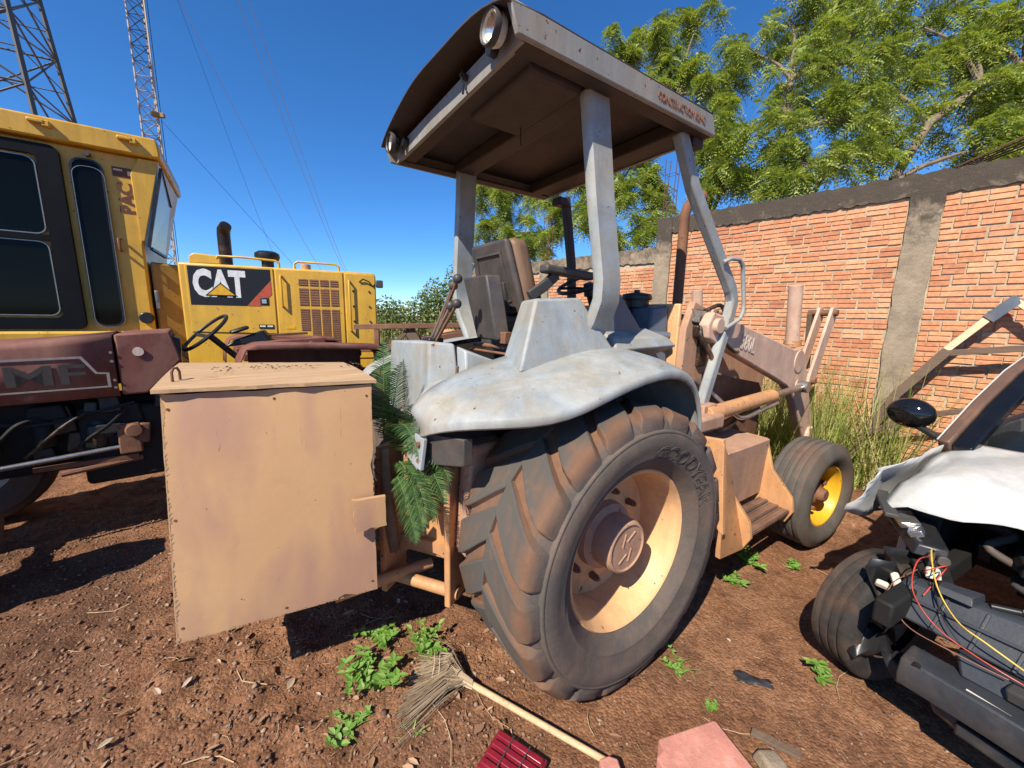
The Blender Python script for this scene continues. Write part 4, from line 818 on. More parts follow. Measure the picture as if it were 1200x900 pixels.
# ---------------------------------------------------------------- cut palm fronds stuffed between the box and the tractor
pl = thing('palm_plant', 'bunch of green feathery palm fronds between wooden box and tractor', 'palm', (TO[0],TO[1],.45), TA)
def frond(p0, d0, length, droop, w, n=24, roll=0.0):
    m_ = MB(); p = Vector(p0); d = Vector(d0).normalized(); pts = [p.copy()]; st = length/n
    for i in range(n): d = (d+Vector((0,0,-droop/n))).normalized(); p = p+d*st; pts.append(p.copy())
    m_.tube(pts, [.005*(1-i/(n+3)) for i in range(n+1)], 5, caps=False)
    for i in range(2,n+1):
        t = (pts[i]-pts[i-1]).normalized(); sd = t.cross(Vector((0,0,1)));
        if sd.length < .05: sd = Vector((1,0,0))
        sd.normalize(); nr = sd.cross(t); f_ = math.sin(math.pi*min(1,.12+.9*i/n))**.6*w*1.15
        for s_ in (-1,1):
            for h_ in (0,.5):
                dr = (sd*s_*(.85)+t*.55+nr*(.25+roll*s_)+Vector((random.uniform(-.08,.08),random.uniform(-.08,.08),random.uniform(-.12,.05)))).normalized(); l_ = f_*random.uniform(.85,1.1); a = pts[i-1].lerp(pts[i],h_); wv = t*.0030
                m_.add([a-wv,a+wv,a+dr*l_*.55+wv*1.1-Vector((0,0,.04*l_)),a+dr*l_-Vector((0,0,.2*l_)),a+dr*l_*.55-wv*1.1-Vector((0,0,.04*l_))],[(0,1,2,4),(4,2,3)])
    return m_
for (p0,d0,L_,dr,w_) in (((-.79,-.06,1.0),(.02,-.20,1),.50,1.2,.085),((-.78,-.14,.98),(.10,-.40,1),.54,2.0,.085),((-.80,.0,1.02),(.05,.1,1),.52,.8,.085),((-.78,-.22,1.0),(.10,-.60,.8),.48,2.2,.08),((-.78,-.26,1.04),(.10,-.9,.42),.44,1.7,.07),((-.80,-.24,.97),(.0,-.9,.15),.40,1.9,.07),((-.81,-.22,.90),(.0,-.75,-.15),.36,1.4,.065),((-.79,-.20,.95),(.10,-.7,.35),.42,2.2,.075),((-.77,-.12,1.0),(.15,-.3,1),.50,1.8,.085),((-.80,-.16,1.05),(-.02,-.5,.9),.46,2.4,.08)):
    mm = frond((p0[0],p0[1],p0[2]-.45), d0, L_, dr, w_); mm.build('frond', M['palm'], pl, fix=False)
MB().tube([(-.80,-.10,.0),(-.84,-.16,.3),(-.85,-.18,.58)],[.035,.03,.022],8).build('stem', M['bark'], pl, smooth=50)

# ---------------------------------------------------------------- yellow motor grader: cab on the left, engine hood to its right
gr = thing('road_grader', 'yellow road grader with dark cab windows and long engine hood', 'road grader', (-3.77,4.40,-.165), 34.8)
gr.scale = (1.1,1.1,1.1)
MB().prism([(-2.6,1.02),(-.20,1.02),(-.20,2.26),(-.015,3.06),(-2.6,3.06)],'xz',.02,1.45).build('cab_body', M['yellow'], gr, bevel=.02)
MB().prism([(-2.7,3.06),(.0,3.06),(.012,3.09),(.0,3.20),(-.02,3.23),(-2.7,3.23)],'xz',-.06,1.52).build('cab_roof', M['yellow'], gr, bevel=.015)
MB().prism([(-2.8,.80),(-.15,.80),(-.15,1.40),(-.3,1.44),(-2.8,1.44)],'xz',-.05,1.5).build('cab_sill', M['yellow'], gr, bevel=.02)
def rrect(x0,x1,z0,z1,r,n=5,sl=0):
    p = []
    for cx,cz_,a0 in ((x1-r,z1-r,0),(x0+r,z1-r,90),(x0+r,z0+r,180),(x1-r,z0+r,270)):
        for k in range(n+1):
            a = R(a0+90*k/n); z = cz_+r*math.sin(a); p.append((cx+r*math.cos(a)+sl*(z-z0), z))
    return p
def ring_frame(outer, inner, y0, y1):
    m_ = MB(); n = len(outer); v = [(x,y0,z) for x,z in outer]+[(x,y0,z) for x,z in inner]+[(x,y1,z) for x,z in outer]+[(x,y1,z) for x,z in inner]; f = []
    for i in range(n):
        j = (i+1)%n; f += [(i,j,n+j,n+i),(2*n+i,2*n+j,j,i),(n+i,n+j,3*n+j,3*n+i)]
    return m_.add(v,f)
dr_ = ring_frame(rrect(-1.75,-.665,1.46,3.02,.06), rrect(-1.62,-.80,1.56,2.93,.05),-.03,.03).build('cab_door', M['door_black'], gr)
MB().box((-1.21,-.012,2.25),(.83,.03,.05)).build('door_rail', M['door_black'], dr_)
for z0,z1 in ((1.585,2.215),(2.285,2.905)):
    pn = MB().prism(rrect(-1.60,-.82,z0,z1,.06),'xz',-.004,.006).build('door_pane', M['glass_cab'], dr_)
    ring_frame(rrect(-1.606,-.814,z0-.006,z1+.006,.065), rrect(-1.598,-.822,z0+.002,z1-.002,.06),-.012,.0).build('pane_seal', M['steel'], pn)
qp = MB().prism(rrect(-.60,-.42,1.50,2.95,.07,5,0),'xz',-.004,.024).build('quarter_pane', M['glass_cab'], gr)
ring_frame(rrect(-.615,-.405,1.485,2.965,.08), rrect(-.60,-.42,1.50,2.95,.07),-.010,.012).build('pane_seal', M['black'], qp)
ring_frame(rrect(-.608,-.400,1.478,2.90,.08), rrect(-.604,-.404,1.482,2.896,.078),-.014,.0).build('pane_trim', M['steel'], qp)
MB().prism([(-.215,2.30),(-.186,2.30),(-.012,3.05),(-.16,3.05),(-.225,2.9)],'xz',-.004,.02).build('cab_rear_pillar', M['yellow'], gr, bevel=.006)
MB().hexa([(-.17,.03,2.25),(-.15,.02,2.25),(-.10,.45,2.22),(-.12,.46,2.22),(-.02,.03,2.98),(.0,.02,2.98),(-.01,.45,2.73),(-.03,.46,2.73)]).build('rear_window', M['glass_grey'], gr)
MB().bar([(-.165,.015,2.25),(-.005,.012,2.98)],.025,.025,(0,1,0)).bar([(-.005,.02,2.99),(-.01,.46,2.74)],.025,.025).bar([(-.15,.02,2.24),(-.10,.46,2.21)],.025,.025).build('rear_window_frame', M['black'], gr)
MB().hexa([(-.18,.05,1.1),(.10,.10,1.1),(.10,.9,1.1),(-.18,.9,1.1),(-.18,.05,2.12),(.08,.10,2.10),(.08,.9,2.10),(-.18,.9,2.12)]).build('rear_box', M['yellow_dark'], gr, bevel=.02)
MB().box((-.155,.035,1.75),(.03,.02,.18)).box((-.16,.03,1.78),(.02,.03,.10)).build('box_latch', M['steel'], gr, bevel=.004)
for x in (-.75,-.22): # roof lugs
    MB().box((x,-.075,3.175),(.10,.06,.03)).box((x+.055,-.075,3.165),(.05,.05,.05)).build('roof_lug', M['yellow'], gr, bevel=.008)
MB().prism([(-.35,2.86),(-.22,2.86),(-.22,2.945),(-.35,2.945)],'xz',.0165,.021).build('decal_patch', M['decal_brown'], gr)
me = place_text(text_mesh('PAC', .145, .0045, .001, xs=1.0), (-.228,.0165,2.54), (0,0,1), (-1,0,0)); obj('lettering', me, M['decal_brown'], gr)
MB().box((-.236,.0155,2.90),(.022,.002,.04)).box((-.31,.0155,2.92),(.06,.002,.015)).build('decal_remnant', M['letter_white'], gr)
MB().tube([(-.36,-.0,2.30),(-.36,-.05,2.295),(-.36,-.05,2.20),(-.36,.0,2.195)],.012,8).build('door_hook', M['orange_rusty'], gr, smooth=50)
MB().cyl((-.25,-.03,1.57),(-.25,.03,1.57),.055,n=20).build('rubber_cap', M['black'], gr, bevel=.01); MB().cyl((-.49,.0,3.0),(-.49,-.05,3.0),.022,n=10).build('cab_stud', M['darkgrey'], gr)
MB().box((-1.3,.75,1.75),(.5,.5,.5)).box((-1.5,.75,2.25),(.14,.48,.7),(0,-8,0)).build('operator_seat', M['dark_int'], gr, bevel=.05)
GHM = (Matrix.Translation((-3.77,4.40,-.165)) @ Matrix.Rotation(R(34.8),4,'Z') @ Matrix.Scale(1.1,4)).inverted() @ Matrix.Translation((-3.34,4.0,.2145)) @ Matrix.Rotation(R(22),4,'Z') @ Matrix.Scale(.87,4)   # hood sits at its own angle
def gh(mb_, *a, **k): mb_.xf(GHM); return mb_.build(*a, **k)
gh(MB().prism([(-.05,.9),(2.11,.9),(2.11,2.17),(2.08,2.20),(-.05,2.20)],'xz',.012,1.3),'engine_hood', M['yellow'], gr, bevel=.02)
gh(MB().prism([(.02,1.40),(.905,1.38),(.905,2.185),(.02,2.185)],'xz',.0,.02),'hood_door', M['yellow'], gr, bevel=.006)
gh(MB().prism([(.925,1.05),(1.70,1.05),(1.70,2.18),(.925,2.185)],'xz',.0,.02),'hood_door', M['yellow'], gr, bevel=.006)
gh(MB().prism([(1.72,1.05),(2.10,1.05),(2.10,2.17),(1.72,2.18)],'xz',.0,.02),'hood_door', M['yellow'], gr, bevel=.006)
gh(MB().prism([(.045,1.72),(.60,1.72),(.875,2.04),(.875,2.165),(.045,2.165)],'xz',-.003,.004),'decal_panel', M['decal_black'], gr)
gh(MB().prism([(.61,1.72),(.745,1.72),(.875,1.87),(.875,2.03)],'xz',-.004,.003),'decal_stripe', M['decal_red'], gr)
me = text_mesh('CAT', .41, .020, .001, xs=.64); place_text(me, (.085,-.0055,1.835), (1,0,0), (0,0,1)); me.transform(GHM); obj('lettering', me, M['decal_white'], gr)
gh(MB().prism([(.195,1.832),(.515,1.832),(.355,1.985)],'xz',-.0115,-.0075),'decal_triangle_edge', M['decal_black'], gr); gh(MB().prism([(.222,1.842),(.488,1.842),(.355,1.968)],'xz',-.0135,-.0118),'decal_triangle', M['decal_yellow'], gr)
for (x0_,x1_) in ((1.18,1.285),(1.305,1.405),(1.425,1.525),(1.545,1.64)):
    for (z0_,z1_) in ((1.99,2.075),(1.74,1.96),(1.20,1.70)) if x0_ > 1.2 else ((1.99,2.075),(1.74,1.96),(1.42,1.70)):
        gh(MB().prism([(x0_,z0_),(x1_,z0_),(x1_,z1_),(x0_,z1_)],'xz',-.004,.004),'grille_panel', M['grille'], gr)
        sl = MB(); nn = max(3,int((z1_-z0_)/.028))
        for k in range(nn): sl.box(((x0_+x1_)/2,-.006,z0_+(k+.5)*(z1_-z0_)/nn),(x1_-x0_-.008,.006,.008))
        gh(sl,'grille_slats', M['orange_rusty'], gr)
for x_,za,zb in ((.99,1.72,2.10),(1.775,1.42,2.08)): gh(MB().tube([(x_,.0,za),(x_,-.05,za+.01),(x_,-.05,zb-.01),(x_,.0,zb)],.014,8),'hood_handle', M['yellow'], gr, smooth=50)
gh(MB().box((.79,-.004,1.78),(.09,.012,.09)),'latch_plate', M['black'], gr, bevel=.004); gh(MB().box((.79,-.013,1.78),(.05,.01,.05)),'latch', M['chrome'], gr)
gh(MB().box((.79,-.004,1.47),(.16,.006,.05)),'small_sign', M['decal_black'], gr); gh(MB().box((.75,-.0085,1.475),(.06,.002,.02)).box((.83,-.0085,1.475),(.06,.002,.02)),'sign_marks', M['decal_white'], gr); gh(MB().box((1.06,-.002,1.46),(.10,.004,.035)),'small_sign', M['decal_yellow'], gr)
gh(MB().prism([(.05,2.2),(.36,2.2),(.36,2.30),(.1,2.32),(.05,2.28)],'xz',.06,.10),'hood_hinge', M['yellow'], gr, bevel=.01)
gh(MB().tube([(.36,.3,2.19),(.36,.3,2.58),(.37,.28,2.64),(.41,.22,2.68)],[.07,.07,.07,.062],16),'exhaust_stack', M['grease'], gr, smooth=40)
gh(MB().lathe([(.0,2.19),(.07,2.19),(.07,2.30),(.13,2.32),(.145,2.36),(.14,2.40),(.10,2.425),(.0,2.43)],(.80,.35,0),'z',24),'air_precleaner', M['black'], gr, smooth=40)
gh(MB().tube([(.30,.08,2.24),(.34,.06,2.30),(.62,.06,2.30),(.93,.06,2.285),(.97,.06,2.26),(.97,.06,2.19)],.014,8),'hood_rail', M['yellow'], gr, smooth=50)
gh(MB().tube([(1.14,.06,2.19),(1.14,.06,2.26),(1.18,.06,2.29),(1.62,.06,2.285),(1.66,.06,2.25),(1.66,.06,2.19)],.014,8),'hood_rail', M['yellow'], gr, smooth=50)
gh(MB().cyl((1.25,.25,2.19),(1.25,.25,2.28),.06,n=16),'filler_neck', M['orange'], gr, smooth=40); gh(MB().box((2.16,.05,2.06),(.09,.08,.10)),'tail_lamp', M['darkgrey'], gr, bevel=.01)
gh(MB().tube([(1.9,-.01,2.07),(1.95,-.03,2.11),(2.02,-.03,2.08),(2.07,-.02,2.02),(2.1,0,2.05)],.010,6),'loose_cable', M['wire_black'], gr)
for x_ in (1.82,2.02):
    for z_ in (1.55,1.75,1.95): gh(MB().cyl((x_,-.012,z_),(x_,.004,z_),.014,n=8),'bolt', M['darkgrey'], gr)
for x_,y_ in ((-1.9,.25),(-.3,.3)):
    w_ = MB().lathe(tyre_profile(.66,.31,.42), (x_,y_,.81), n=40).build('wheel', M['rubber_clean'], gr, smooth=50); MB().lathe([(.30,.0),(.25,-.05),(.0,-.05)],(x_,y_,.81),n=30).build('rim', M['yellow_dark'], w_, smooth=40)
for x_,y_ in ((.55,.22),(1.75,.22)):
    w_ = gh(MB().lathe(tyre_profile(.58,.31,.40), (x_,y_,.335), n=40),'wheel', M['rubber_clean'], gr, smooth=50); gh(MB().lathe([(.30,.0),(.25,-.05),(.0,-.05)],(x_,y_,.335),n=30),'rim', M['yellow_dark'], w_, smooth=40)
MB().box((-1.2,.75,.85),(2.9,.7,.35)).build('grader_frame', M['yellow_dark'], gr, bevel=.03)

# ---------------------------------------------------------------- dark red farm tractor, nose out of frame to the left (x to its rear)
mf = thing('red_tractor', 'faded red farm tractor with black open steering wheel beside the yellow cab', 'tractor', (-2.55,2.74,0), 40)
hp = [(-2.2,1.05),(-.06,1.07),(.04,1.16),(.155,1.28),(.09,1.50),(-.2,1.495),(-.7,1.43),(-2.2,1.33)]
def hood_sec(x, zt, zb): return [(x,.0,zb),(x,-.004,zb+.2),(x,.0,zt-.04),(x,.008,zt-.015),(x,.03,zt-.002),(x,.31,zt+.012),(x,.59,zt-.002),(x,.612,zt-.015),(x,.62,zt-.04),(x,.624,zb+.2),(x,.62,zb)]
rows = [hood_sec(-2.2,1.32,1.02),hood_sec(-1.6,1.37,1.04),hood_sec(-.9,1.415,1.05),hood_sec(-.5,1.44,1.055),hood_sec(-.212,1.475,1.06)]
MB().grid(rows).build('hood', M['red'], mf, smooth=45, solid=.006)
MB().prism([(-.200,1.062),(-.07,1.062),(.135,1.29),(.125,1.34),(.085,1.50),(-.200,1.480)],'xz',.0,.62).build('hood_rear_panel', M['red'], mf, bevel=.012, seg=3)
MB().prism([(.02,.95),(.13,1.2),(.14,1.44),(.10,1.46),(-.02,1.2),(-.05,.95)],'xz',.03,.59).build('dash_panel', M['black'], mf, bevel=.01)
for z_ in (1.12,1.17,1.30,1.36): MB().cyl((-.225,-.012,z_),(-.225,.006,z_),.009,n=8).build('hood_stud', M['steel'], mf)
MB().lathe([(.0,-.0125),(.03,-.0125),(.03,-.002)],(-.09,0,1.36),n=20).build('round_badge', M['letter_white'], mf)
me = place_text(text_mesh('MF', .175, .004, .001, xs=1.62), (-.705,-.0125,1.165), (.998,0,.0), (0,0,1)); obj('lettering', me, M['mf_black'], mf)
ring_frame([(-1.4,1.115),(-.245,1.125),(-.245,1.225),(-.30,1.23),(-.36,1.34),(-1.4,1.32)],[(-1.38,1.125),(-.26,1.135),(-.26,1.215),(-.31,1.22),(-.37,1.325),(-1.38,1.305)],-.0125,-.009).build('decal_border', M['mf_white'], mf)
MB().box((-.9,.33,.78),(2.2,.26,.50)).build('engine', M['dark'], mf, bevel=.02)
random.seed(5)
for k in range(15):
    x_ = random.uniform(-1.3,-.1); z_ = random.uniform(.62,1.0); MB().box((x_,random.uniform(.10,.18),z_),(random.uniform(.05,.2),random.uniform(.06,.16),random.uniform(.05,.2)),(0,random.uniform(-10,10),random.uniform(-12,12)),random.uniform(.8,1)).build('engine_part', M[random.choice(['dark','grease','black'])], mf, bevel=.012)
for k in range(4): MB().lathe([(.0,0),(.05,0),(.055,.02),(.055,.17),(.03,.2),(.0,.2)],(-.35-.25*k,.12,.70+.04*(k%2)),'z',14).build('engine_filter', M[['grease','dark','black','grease'][k]], mf, smooth=40)
for k in range(5): MB().stube([(-.2-.2*k,.05,.95),(-.3-.2*k,.02,.85+.03*k),(-.42-.2*k,.05,.76),(-.5-.2*k,.1,.68)],.011,6).build('engine_pipe', M[random.choice(['grease','dark','rod'])], mf, smooth=60)
MB().cyl((-1.2,.02,.625),(-.14,.06,.69),.016,n=10).build('steering_drag_rod', M['rod'], mf, smooth=40)
MB().box((-.20,.09,.74),(.12,.12,.22)).cyl((-.17,-.0,.80),(-.17,.12,.80),.05,n=14).bar([(-.13,.04,.70),(-.11,.04,.84)],.04,.06,(1,0,0)).build('steering_box', M['orange_rusty'], mf, bevel=.01)
MB().cyl((-.55,.05,.55),(-.15,.08,.58),.02,n=8).box((-.42,.07,.60),(.5,.03,.03)).build('side_rail', M['orange_rusty'], mf)
MB().stube([(-.9,.06,.95),(-.6,.05,.9),(-.35,.06,.95),(-.15,.05,1.0)],.009,6).build('engine_hose', M['wire_black'], mf)
for y_ in (-.42,.95):
    w_ = MB().lathe(tyre_profile(.47,.24,.27), (-1.16,y_,.47), n=36).build('front_wheel', M['rubber_clean'], mf, smooth=50)  # near wheel is out of view, enlarged to widen its ground shadow
    MB().lathe([(.245,-.08),(.2,-.04),(.06,-.05),(.0,-.08)],(-1.16,y_,.47),n=28).build('rim', M['lamp_white'], w_, smooth=40)
MB().cyl((-1.16,-.35,.47),(-1.16,.9,.47),.05,n=12).build('front_axle', M['orange_rusty'], mf)
# steering wheel lying back, open ring with flat spokes
sw = MB(); c0 = Vector((.30,.31,1.475)); ax = Vector((-.66,-.12,.72)).normalized(); e1 = ax.cross(Vector((0,0,1))).normalized(); e2 = ax.cross(e1)
sw.tube([c0+(e1*math.cos(2*math.pi*k/28)+e2*math.sin(2*math.pi*k/28))*.20 for k in range(29)], .014, 8, caps=False)
for a in (10,130,250): sw.bar([c0-ax*.05, c0+(e1*math.cos(R(a))+e2*math.sin(R(a)))*.2],.03,.008,ax)
sw.cyl(c0-ax*.3,c0-ax*.03,.025,n=10); sw.build('steering_wheel', M['black'], mf, smooth=40)
MB().hexa([(.40,.16,1.36),(.74,.16,1.40),(.78,.30,1.40),(.44,.30,1.36),(.46,.17,1.41),(.68,.17,1.50),(.72,.29,1.50),(.50,.29,1.42)]).box((.52,.2,1.50),(.14,.10,.03),(0,-20,0)).build('instrument_hood', M['black'], mf, bevel=.015)
def mf_fender(y0, y1, nm):
    rows = []
    for x,z in ((.44,1.16),(.45,1.30),(.49,1.385),(.56,1.415),(.8,1.41),(1.1,1.40),(1.42,1.385),(1.5,1.30),(1.52,1.15)): rows.append([(x,y0,z-.03 if .5 < x < 1.45 else z),(x,y0+.01,z),(x,(y0+y1)/2,z+.008),(x,y1,z)])
    MB().grid(rows).build(nm, M['red'], mf, smooth=50, solid=.008)
mf_fender(-.50,-.16,'fender'); mf_fender(.78,1.12,'fender')
MB().box((.95,-.17,1.18),(.85,.02,.40)).build('fender_wall', M['red'], mf, bevel=.01); MB().box((.95,.31,1.30),(.9,.90,.06)).build('platform', M['red'], mf, bevel=.01)
MB().prism([(.60,1.40),(1.16,1.43),(1.2,1.30),(.60,1.30)],'xz',.15,.45).cyl((1.05,.14,1.37),(1.05,.16,1.37),.03,n=12).build('seat_base', M['red'], mf, bevel=.02)
MB().box((.9,.3,1.455),(.3,.06,.02),(0,-3,0)).build('scrap_strip', M['orange_rusty'], mf)
MB().box((.4,.31,.70),(1.7,.45,.55)).build('transmission', M['dark'], mf, bevel=.03)
for y_ in (-.36,.98):
    w_ = MB().lathe(tyre_profile(.60,.33,.30), (1.0,y_,.60), n=40).build('rear_wheel', M['rubber_clean'], mf, smooth=50); MB().lathe([(.33,-.05),(.28,.0),(.0,.0)],(1.0,y_,.60),n=30).build('rim', M['lamp_white'], w_, smooth=40)

# rusty implement frame standing behind the box
rf = thing('rusty_frame', 'rusty brown implement frame of flat bars behind the wooden box', 'farm implement', (-1.2,4.0,0), 6)
MB().bar([(-.42,0,1.52),(.75,.0,1.56)],.06,.05).build('top_bar', M['orange_rusty'], rf, bevel=.004)
MB().bar([(-.20,0,.0),(-.20,.0,1.50)],.05,.05,(1,0,0)).bar([(.38,0,.0),(.38,0,1.52)],.06,.06,(1,0,0)).build('upright', M['orange_rusty'], rf, bevel=.004)
MB().bar([(-.25,.03,1.15),(.12,.03,1.50)],.05,.04).bar([(.12,.03,1.50),(.35,.03,1.1)],.05,.10).build('brace', M['oldwood'], rf, bevel=.004)
MB().bar([(-.9,.1,1.28),(.9,.1,1.34)],.10,.08).build('lower_beam', M['orange_rusty'], rf, bevel=.006); MB().box((.5,.05,1.42),(.5,.3,.10),(0,-10,15)).build('drop_plate', M['orange_rusty'], rf, bevel=.005)
MB().ball((.52,.3,1.42),.11,12,8,(1.2,1,.8)).cyl((.42,.3,1.36),(.62,.3,1.36),.09,n=14).build('motor', M['orange'], rf, smooth=50)
# ---------------------------------------------------------------- wrecked white car (x forward, y to its left; nose towards the camera)
ca = thing('wrecked_car', 'wrecked white car with crumpled hood and stripped front end', 'car', (2.165,1.12,0), 206.6)
def car_wheel(x, y, steer):
    RT, RR, W = .292, .185, .195; h = W/2; pr = [(RR-.01,-h*.7),(RR+.01,-h*.9),(RR+.05,-h-.006),(RT-.03,-h*.97),(RT-.01,-h*.84)]; yy = -h*.82
    for k in range(4):
        w = h*1.64/4; pr += [(RT-.002,yy+.003),(RT+.001,yy+w*.5),(RT-.002,yy+w-.008),(RT-.010,yy+w-.006),(RT-.010,yy+w)]; yy += w
    pr = pr[:-2]+[(r,-q_) for r,q_ in [(RR-.01,-h*.7),(RR+.01,-h*.9),(RR+.05,-h-.006),(RT-.03,-h*.97),(RT-.01,-h*.84)][::-1]]
    w_ = MB().lathe(pr, n=64).build('wheel', M['cartyre'], ca, smooth=40); w_.location = (x,y,.292); w_.rotation_euler = (0,0,R(steer))
    MB().lathe([(RR,-h*.8),(RR-.015,-h*.5),(RR-.02,h*.4),(.05,h*.3),(.0,h*.3)],n=36).build('rim', M['steel'], w_, smooth=40); return w_
car_wheel(.13,-.635,-14); car_wheel(0,.70,-16); car_wheel(-2.45,-.70,0); car_wheel(-2.45,.70,0)
def crumple(x, y): return .024*(abs(math.sin(x*2.6+y*4.3+.9))-.6)+.010*(abs(math.sin(y*7.0-x*4+1.1))-.6)+.004*math.sin(y*17+x*6)
rows = []
for i in range(25):
    t = i/24; r = []
    for j in range(45):
        s_ = -1+2*j/44; y = s_*.735; x = -.80+.80*t-.06*max(0,(-s_-.6))*t+.05*math.sin(s_*5)*t*t
        z = 1.0-.04*t-.10*t*t*t+.035*(1-s_*s_)+crumple(x,y)*(.5+1.5*t)+.018*(abs(math.sin(x*9-y*13))-.5)*t*max(0,-s_)-.11*max(0,t-.8)*5*.5*(1+.4*math.sin(s_*6))
        if s_ < -.86: z -= (abs(s_)-.86)*.35
        r.append((x,y,z))
    rows.append(r)
MB().grid(rows).build('hood', M['white'], ca, smooth=50, solid=.004)
rows = []
for i in range(19):   # crushed right front fender
    t = i/18; x = -.78+.90*t; r = []
    for j in range(8):
        u = j/7; y = -.735-.075*math.sin(u*math.pi*.55)+.06*(abs(math.sin(x*6+u*2.2))-.6)*t+.02*(abs(math.sin(x*15+u*5))-.6)*t; z = 1.0-.04*t-u*(.44-.20*t)+.03*(abs(math.sin(x*7))-.5)*t
        arch = math.sqrt(max(0,.36**2-(x-.0)**2)) if abs(x) < .36 else 0
        z = max(z, .31+arch) if arch else z
        r.append((x,y,z))
    rows.append(r)
MB().grid(rows).build('front_fender', M['white'], ca, smooth=40, solid=.004)
rows = [[(-.77-.012*j,-.70+.01*j,.985+.005*math.sin(i)) for j in range(2)] for i in range(2)]
# body shell behind the windscreen base
MB().prism([(-.78,.30),(-.50,.35),(-.55,.62),(-.76,.95),(-1.0,1.0),(-3.2,1.02),(-3.4,.7),(-3.3,.28)],'xz',-.80,-.74).build('side_body', M['white'], ca, bevel=.02)
MB().prism([(-.78,.30),(-.50,.35),(-.55,.62),(-.76,.95),(-1.0,1.0),(-3.2,1.02),(-3.4,.7),(-3.3,.28)],'xz',.74,.80).build('side_body', M['white'], ca, bevel=.02)
for s_ in (-1,1):
    pp = [(-.66,s_*.735,.985),(-.95,s_*.705,1.19),(-1.22,s_*.67,1.36),(-1.48,s_*.64,1.47),(-1.8,s_*.60,1.53)]
    pil_ = MB().bar(pp,.055,.085,(.5,0,.86)).build('windscreen_pillar', M['brownish'], ca, bevel=.012)  # brown bar paints in a reflection beside the windscreen
    MB().bar([(x,y+s_*.028,z+.028) for x,y,z in pp],.014,.02,(.5,0,.86)).build('pillar_edge', M['white'], pil_, bevel=.004)
    MB().bar([(x-.01,y-s_*.065,z-.008) for x,y,z in pp],.085,.06,(.5,0,.86)).build('pillar_trim', M['black_gloss'], pil_, bevel=.01)
rows = []
for i in range(9):
    t = i/8; r = []
    for j in range(13):
        s_ = -1+2*j/12; r.append((-.80-.88*t+.10*(1-s_*s_)*(1-.4*t), s_*(.655-.10*t), 1.0+.49*t-.05*t*t))
    rows.append(r)
MB().grid(rows).build('windscreen', M['glass_car'], ca, smooth=60)
MB().hexa([(-.86,-.68,.93),(-.70,-.68,.93),(-.70,.68,.93),(-.86,.68,.93),(-.84,-.67,1.0),(-.72,-.67,.985),(-.72,.67,.985),(-.84,.67,1.0)]).build('cowl', M['black'], ca, bevel=.01)
MB().box((-1.35,0,.92),(1.0,1.36,.10)).box((-1.12,0,1.0),(.34,1.3,.08)).build('dashboard', M['dark_int'], ca, bevel=.03)
ab = MB()
rows = [[(-1.45+.42*u+.05*math.sin(v*9),-.45+.6*v,1.03+.17*math.sin(u*3.1)*math.sin(v*3.1)+.03*math.sin(u*11+v*7)) for v in [k/10 for k in range(11)]] for u in [k/8 for k in range(9)]]
MB().grid(rows).build('deployed_airbag', M['cloth'], ca, smooth=60)
MB().prism([(-1.78,1.50),(-3.0,1.50),(-3.0,1.54),(-1.78,1.545)],'xz',-.60,.60).build('roof', M['white'], ca, bevel=.02)
for s_ in (-1,1): MB().bar([(-3.0,s_*.6,1.5),(-3.3,s_*.70,1.0)],.1,.08,(1,0,0)).build('rear_pillar', M['white'], ca)
for s_ in (-1,1):
    mr_ = MB().ball((-.83,s_*.945,1.115),.1,20,14,(.80,1.15,.92)).build('wing_mirror', M['black_gloss'], ca, smooth=60)
    MB().bar([(-.83,s_*.92,1.05),(-.82,s_*.80,.995),(-.80,s_*.74,.97)],.05,.03).build('mirror_stalk', M['black'], mr_, bevel=.008)
# engine bay and front end
MB().box((-.70,0,.66),(.06,1.36,.56)).build('bulkhead', M['dark'], ca, bevel=.01)
MB().box((-.38,.12,.50),(.44,.62,.34)).build('engine_block', M['dark'], ca, bevel=.03)
random.seed(31)
for k in range(16):
    x_ = random.uniform(-.55,.12); y_ = random.uniform(-.50,.45); z_ = random.uniform(.50,.72); MB().box((x_,y_,z_),(random.uniform(.06,.18),random.uniform(.05,.16),random.uniform(.05,.14)),(random.uniform(-15,15),random.uniform(-15,15),random.uniform(0,90)),random.uniform(.75,1)).build('engine_fitting', M[random.choice(['blueplastic','black','dark','darkgrey'])], ca, bevel=.01)
for k in range(9):
    x_ = random.uniform(-.5,.0); y_ = random.uniform(-.5,.3); z_ = random.uniform(.60,.76); pp_ = [(x_,y_,z_)]
    for q_ in range(4): pp_.append((pp_[-1][0]+random.uniform(-.05,.16),pp_[-1][1]+random.uniform(-.14,.14),pp_[-1][2]+random.uniform(-.07,.04)))
    MB().stube(pp_, random.choice([.008,.012,.018]), 7).build('engine_hose', M[random.choice(['black','darkgrey','wire_black'])], ca, smooth=60)
for k in range(7):
    x_ = random.uniform(.15,.42); y_ = random.uniform(-.55,-.05); z_ = random.uniform(.45,.68); MB().hexa([(x_+a*random.uniform(.02,.07),y_+b*random.uniform(.02,.09),z_+c*random.uniform(.006,.02)) for a,b,c in ((-1,-1,-1),(1,-1,-1),(1,1,-1),(-1,1,-1),(-1,-1,1),(1,-1,1),(1,1,1),(-1,1,1))]).build('broken_trim', M[random.choice(['black','blueplastic','darkgrey'])], ca, bevel=.003)
MB().box((-.35,-.60,.62),(.5,.10,.36)).box((.10,-.50,.55),(.9,.06,.10)).build('inner_wing', M['dark'], ca, bevel=.01)
MB().box((-.25,.1,.72),(.30,.5,.20)).build('engine_top', M['blueplastic'], ca, bevel=.02)
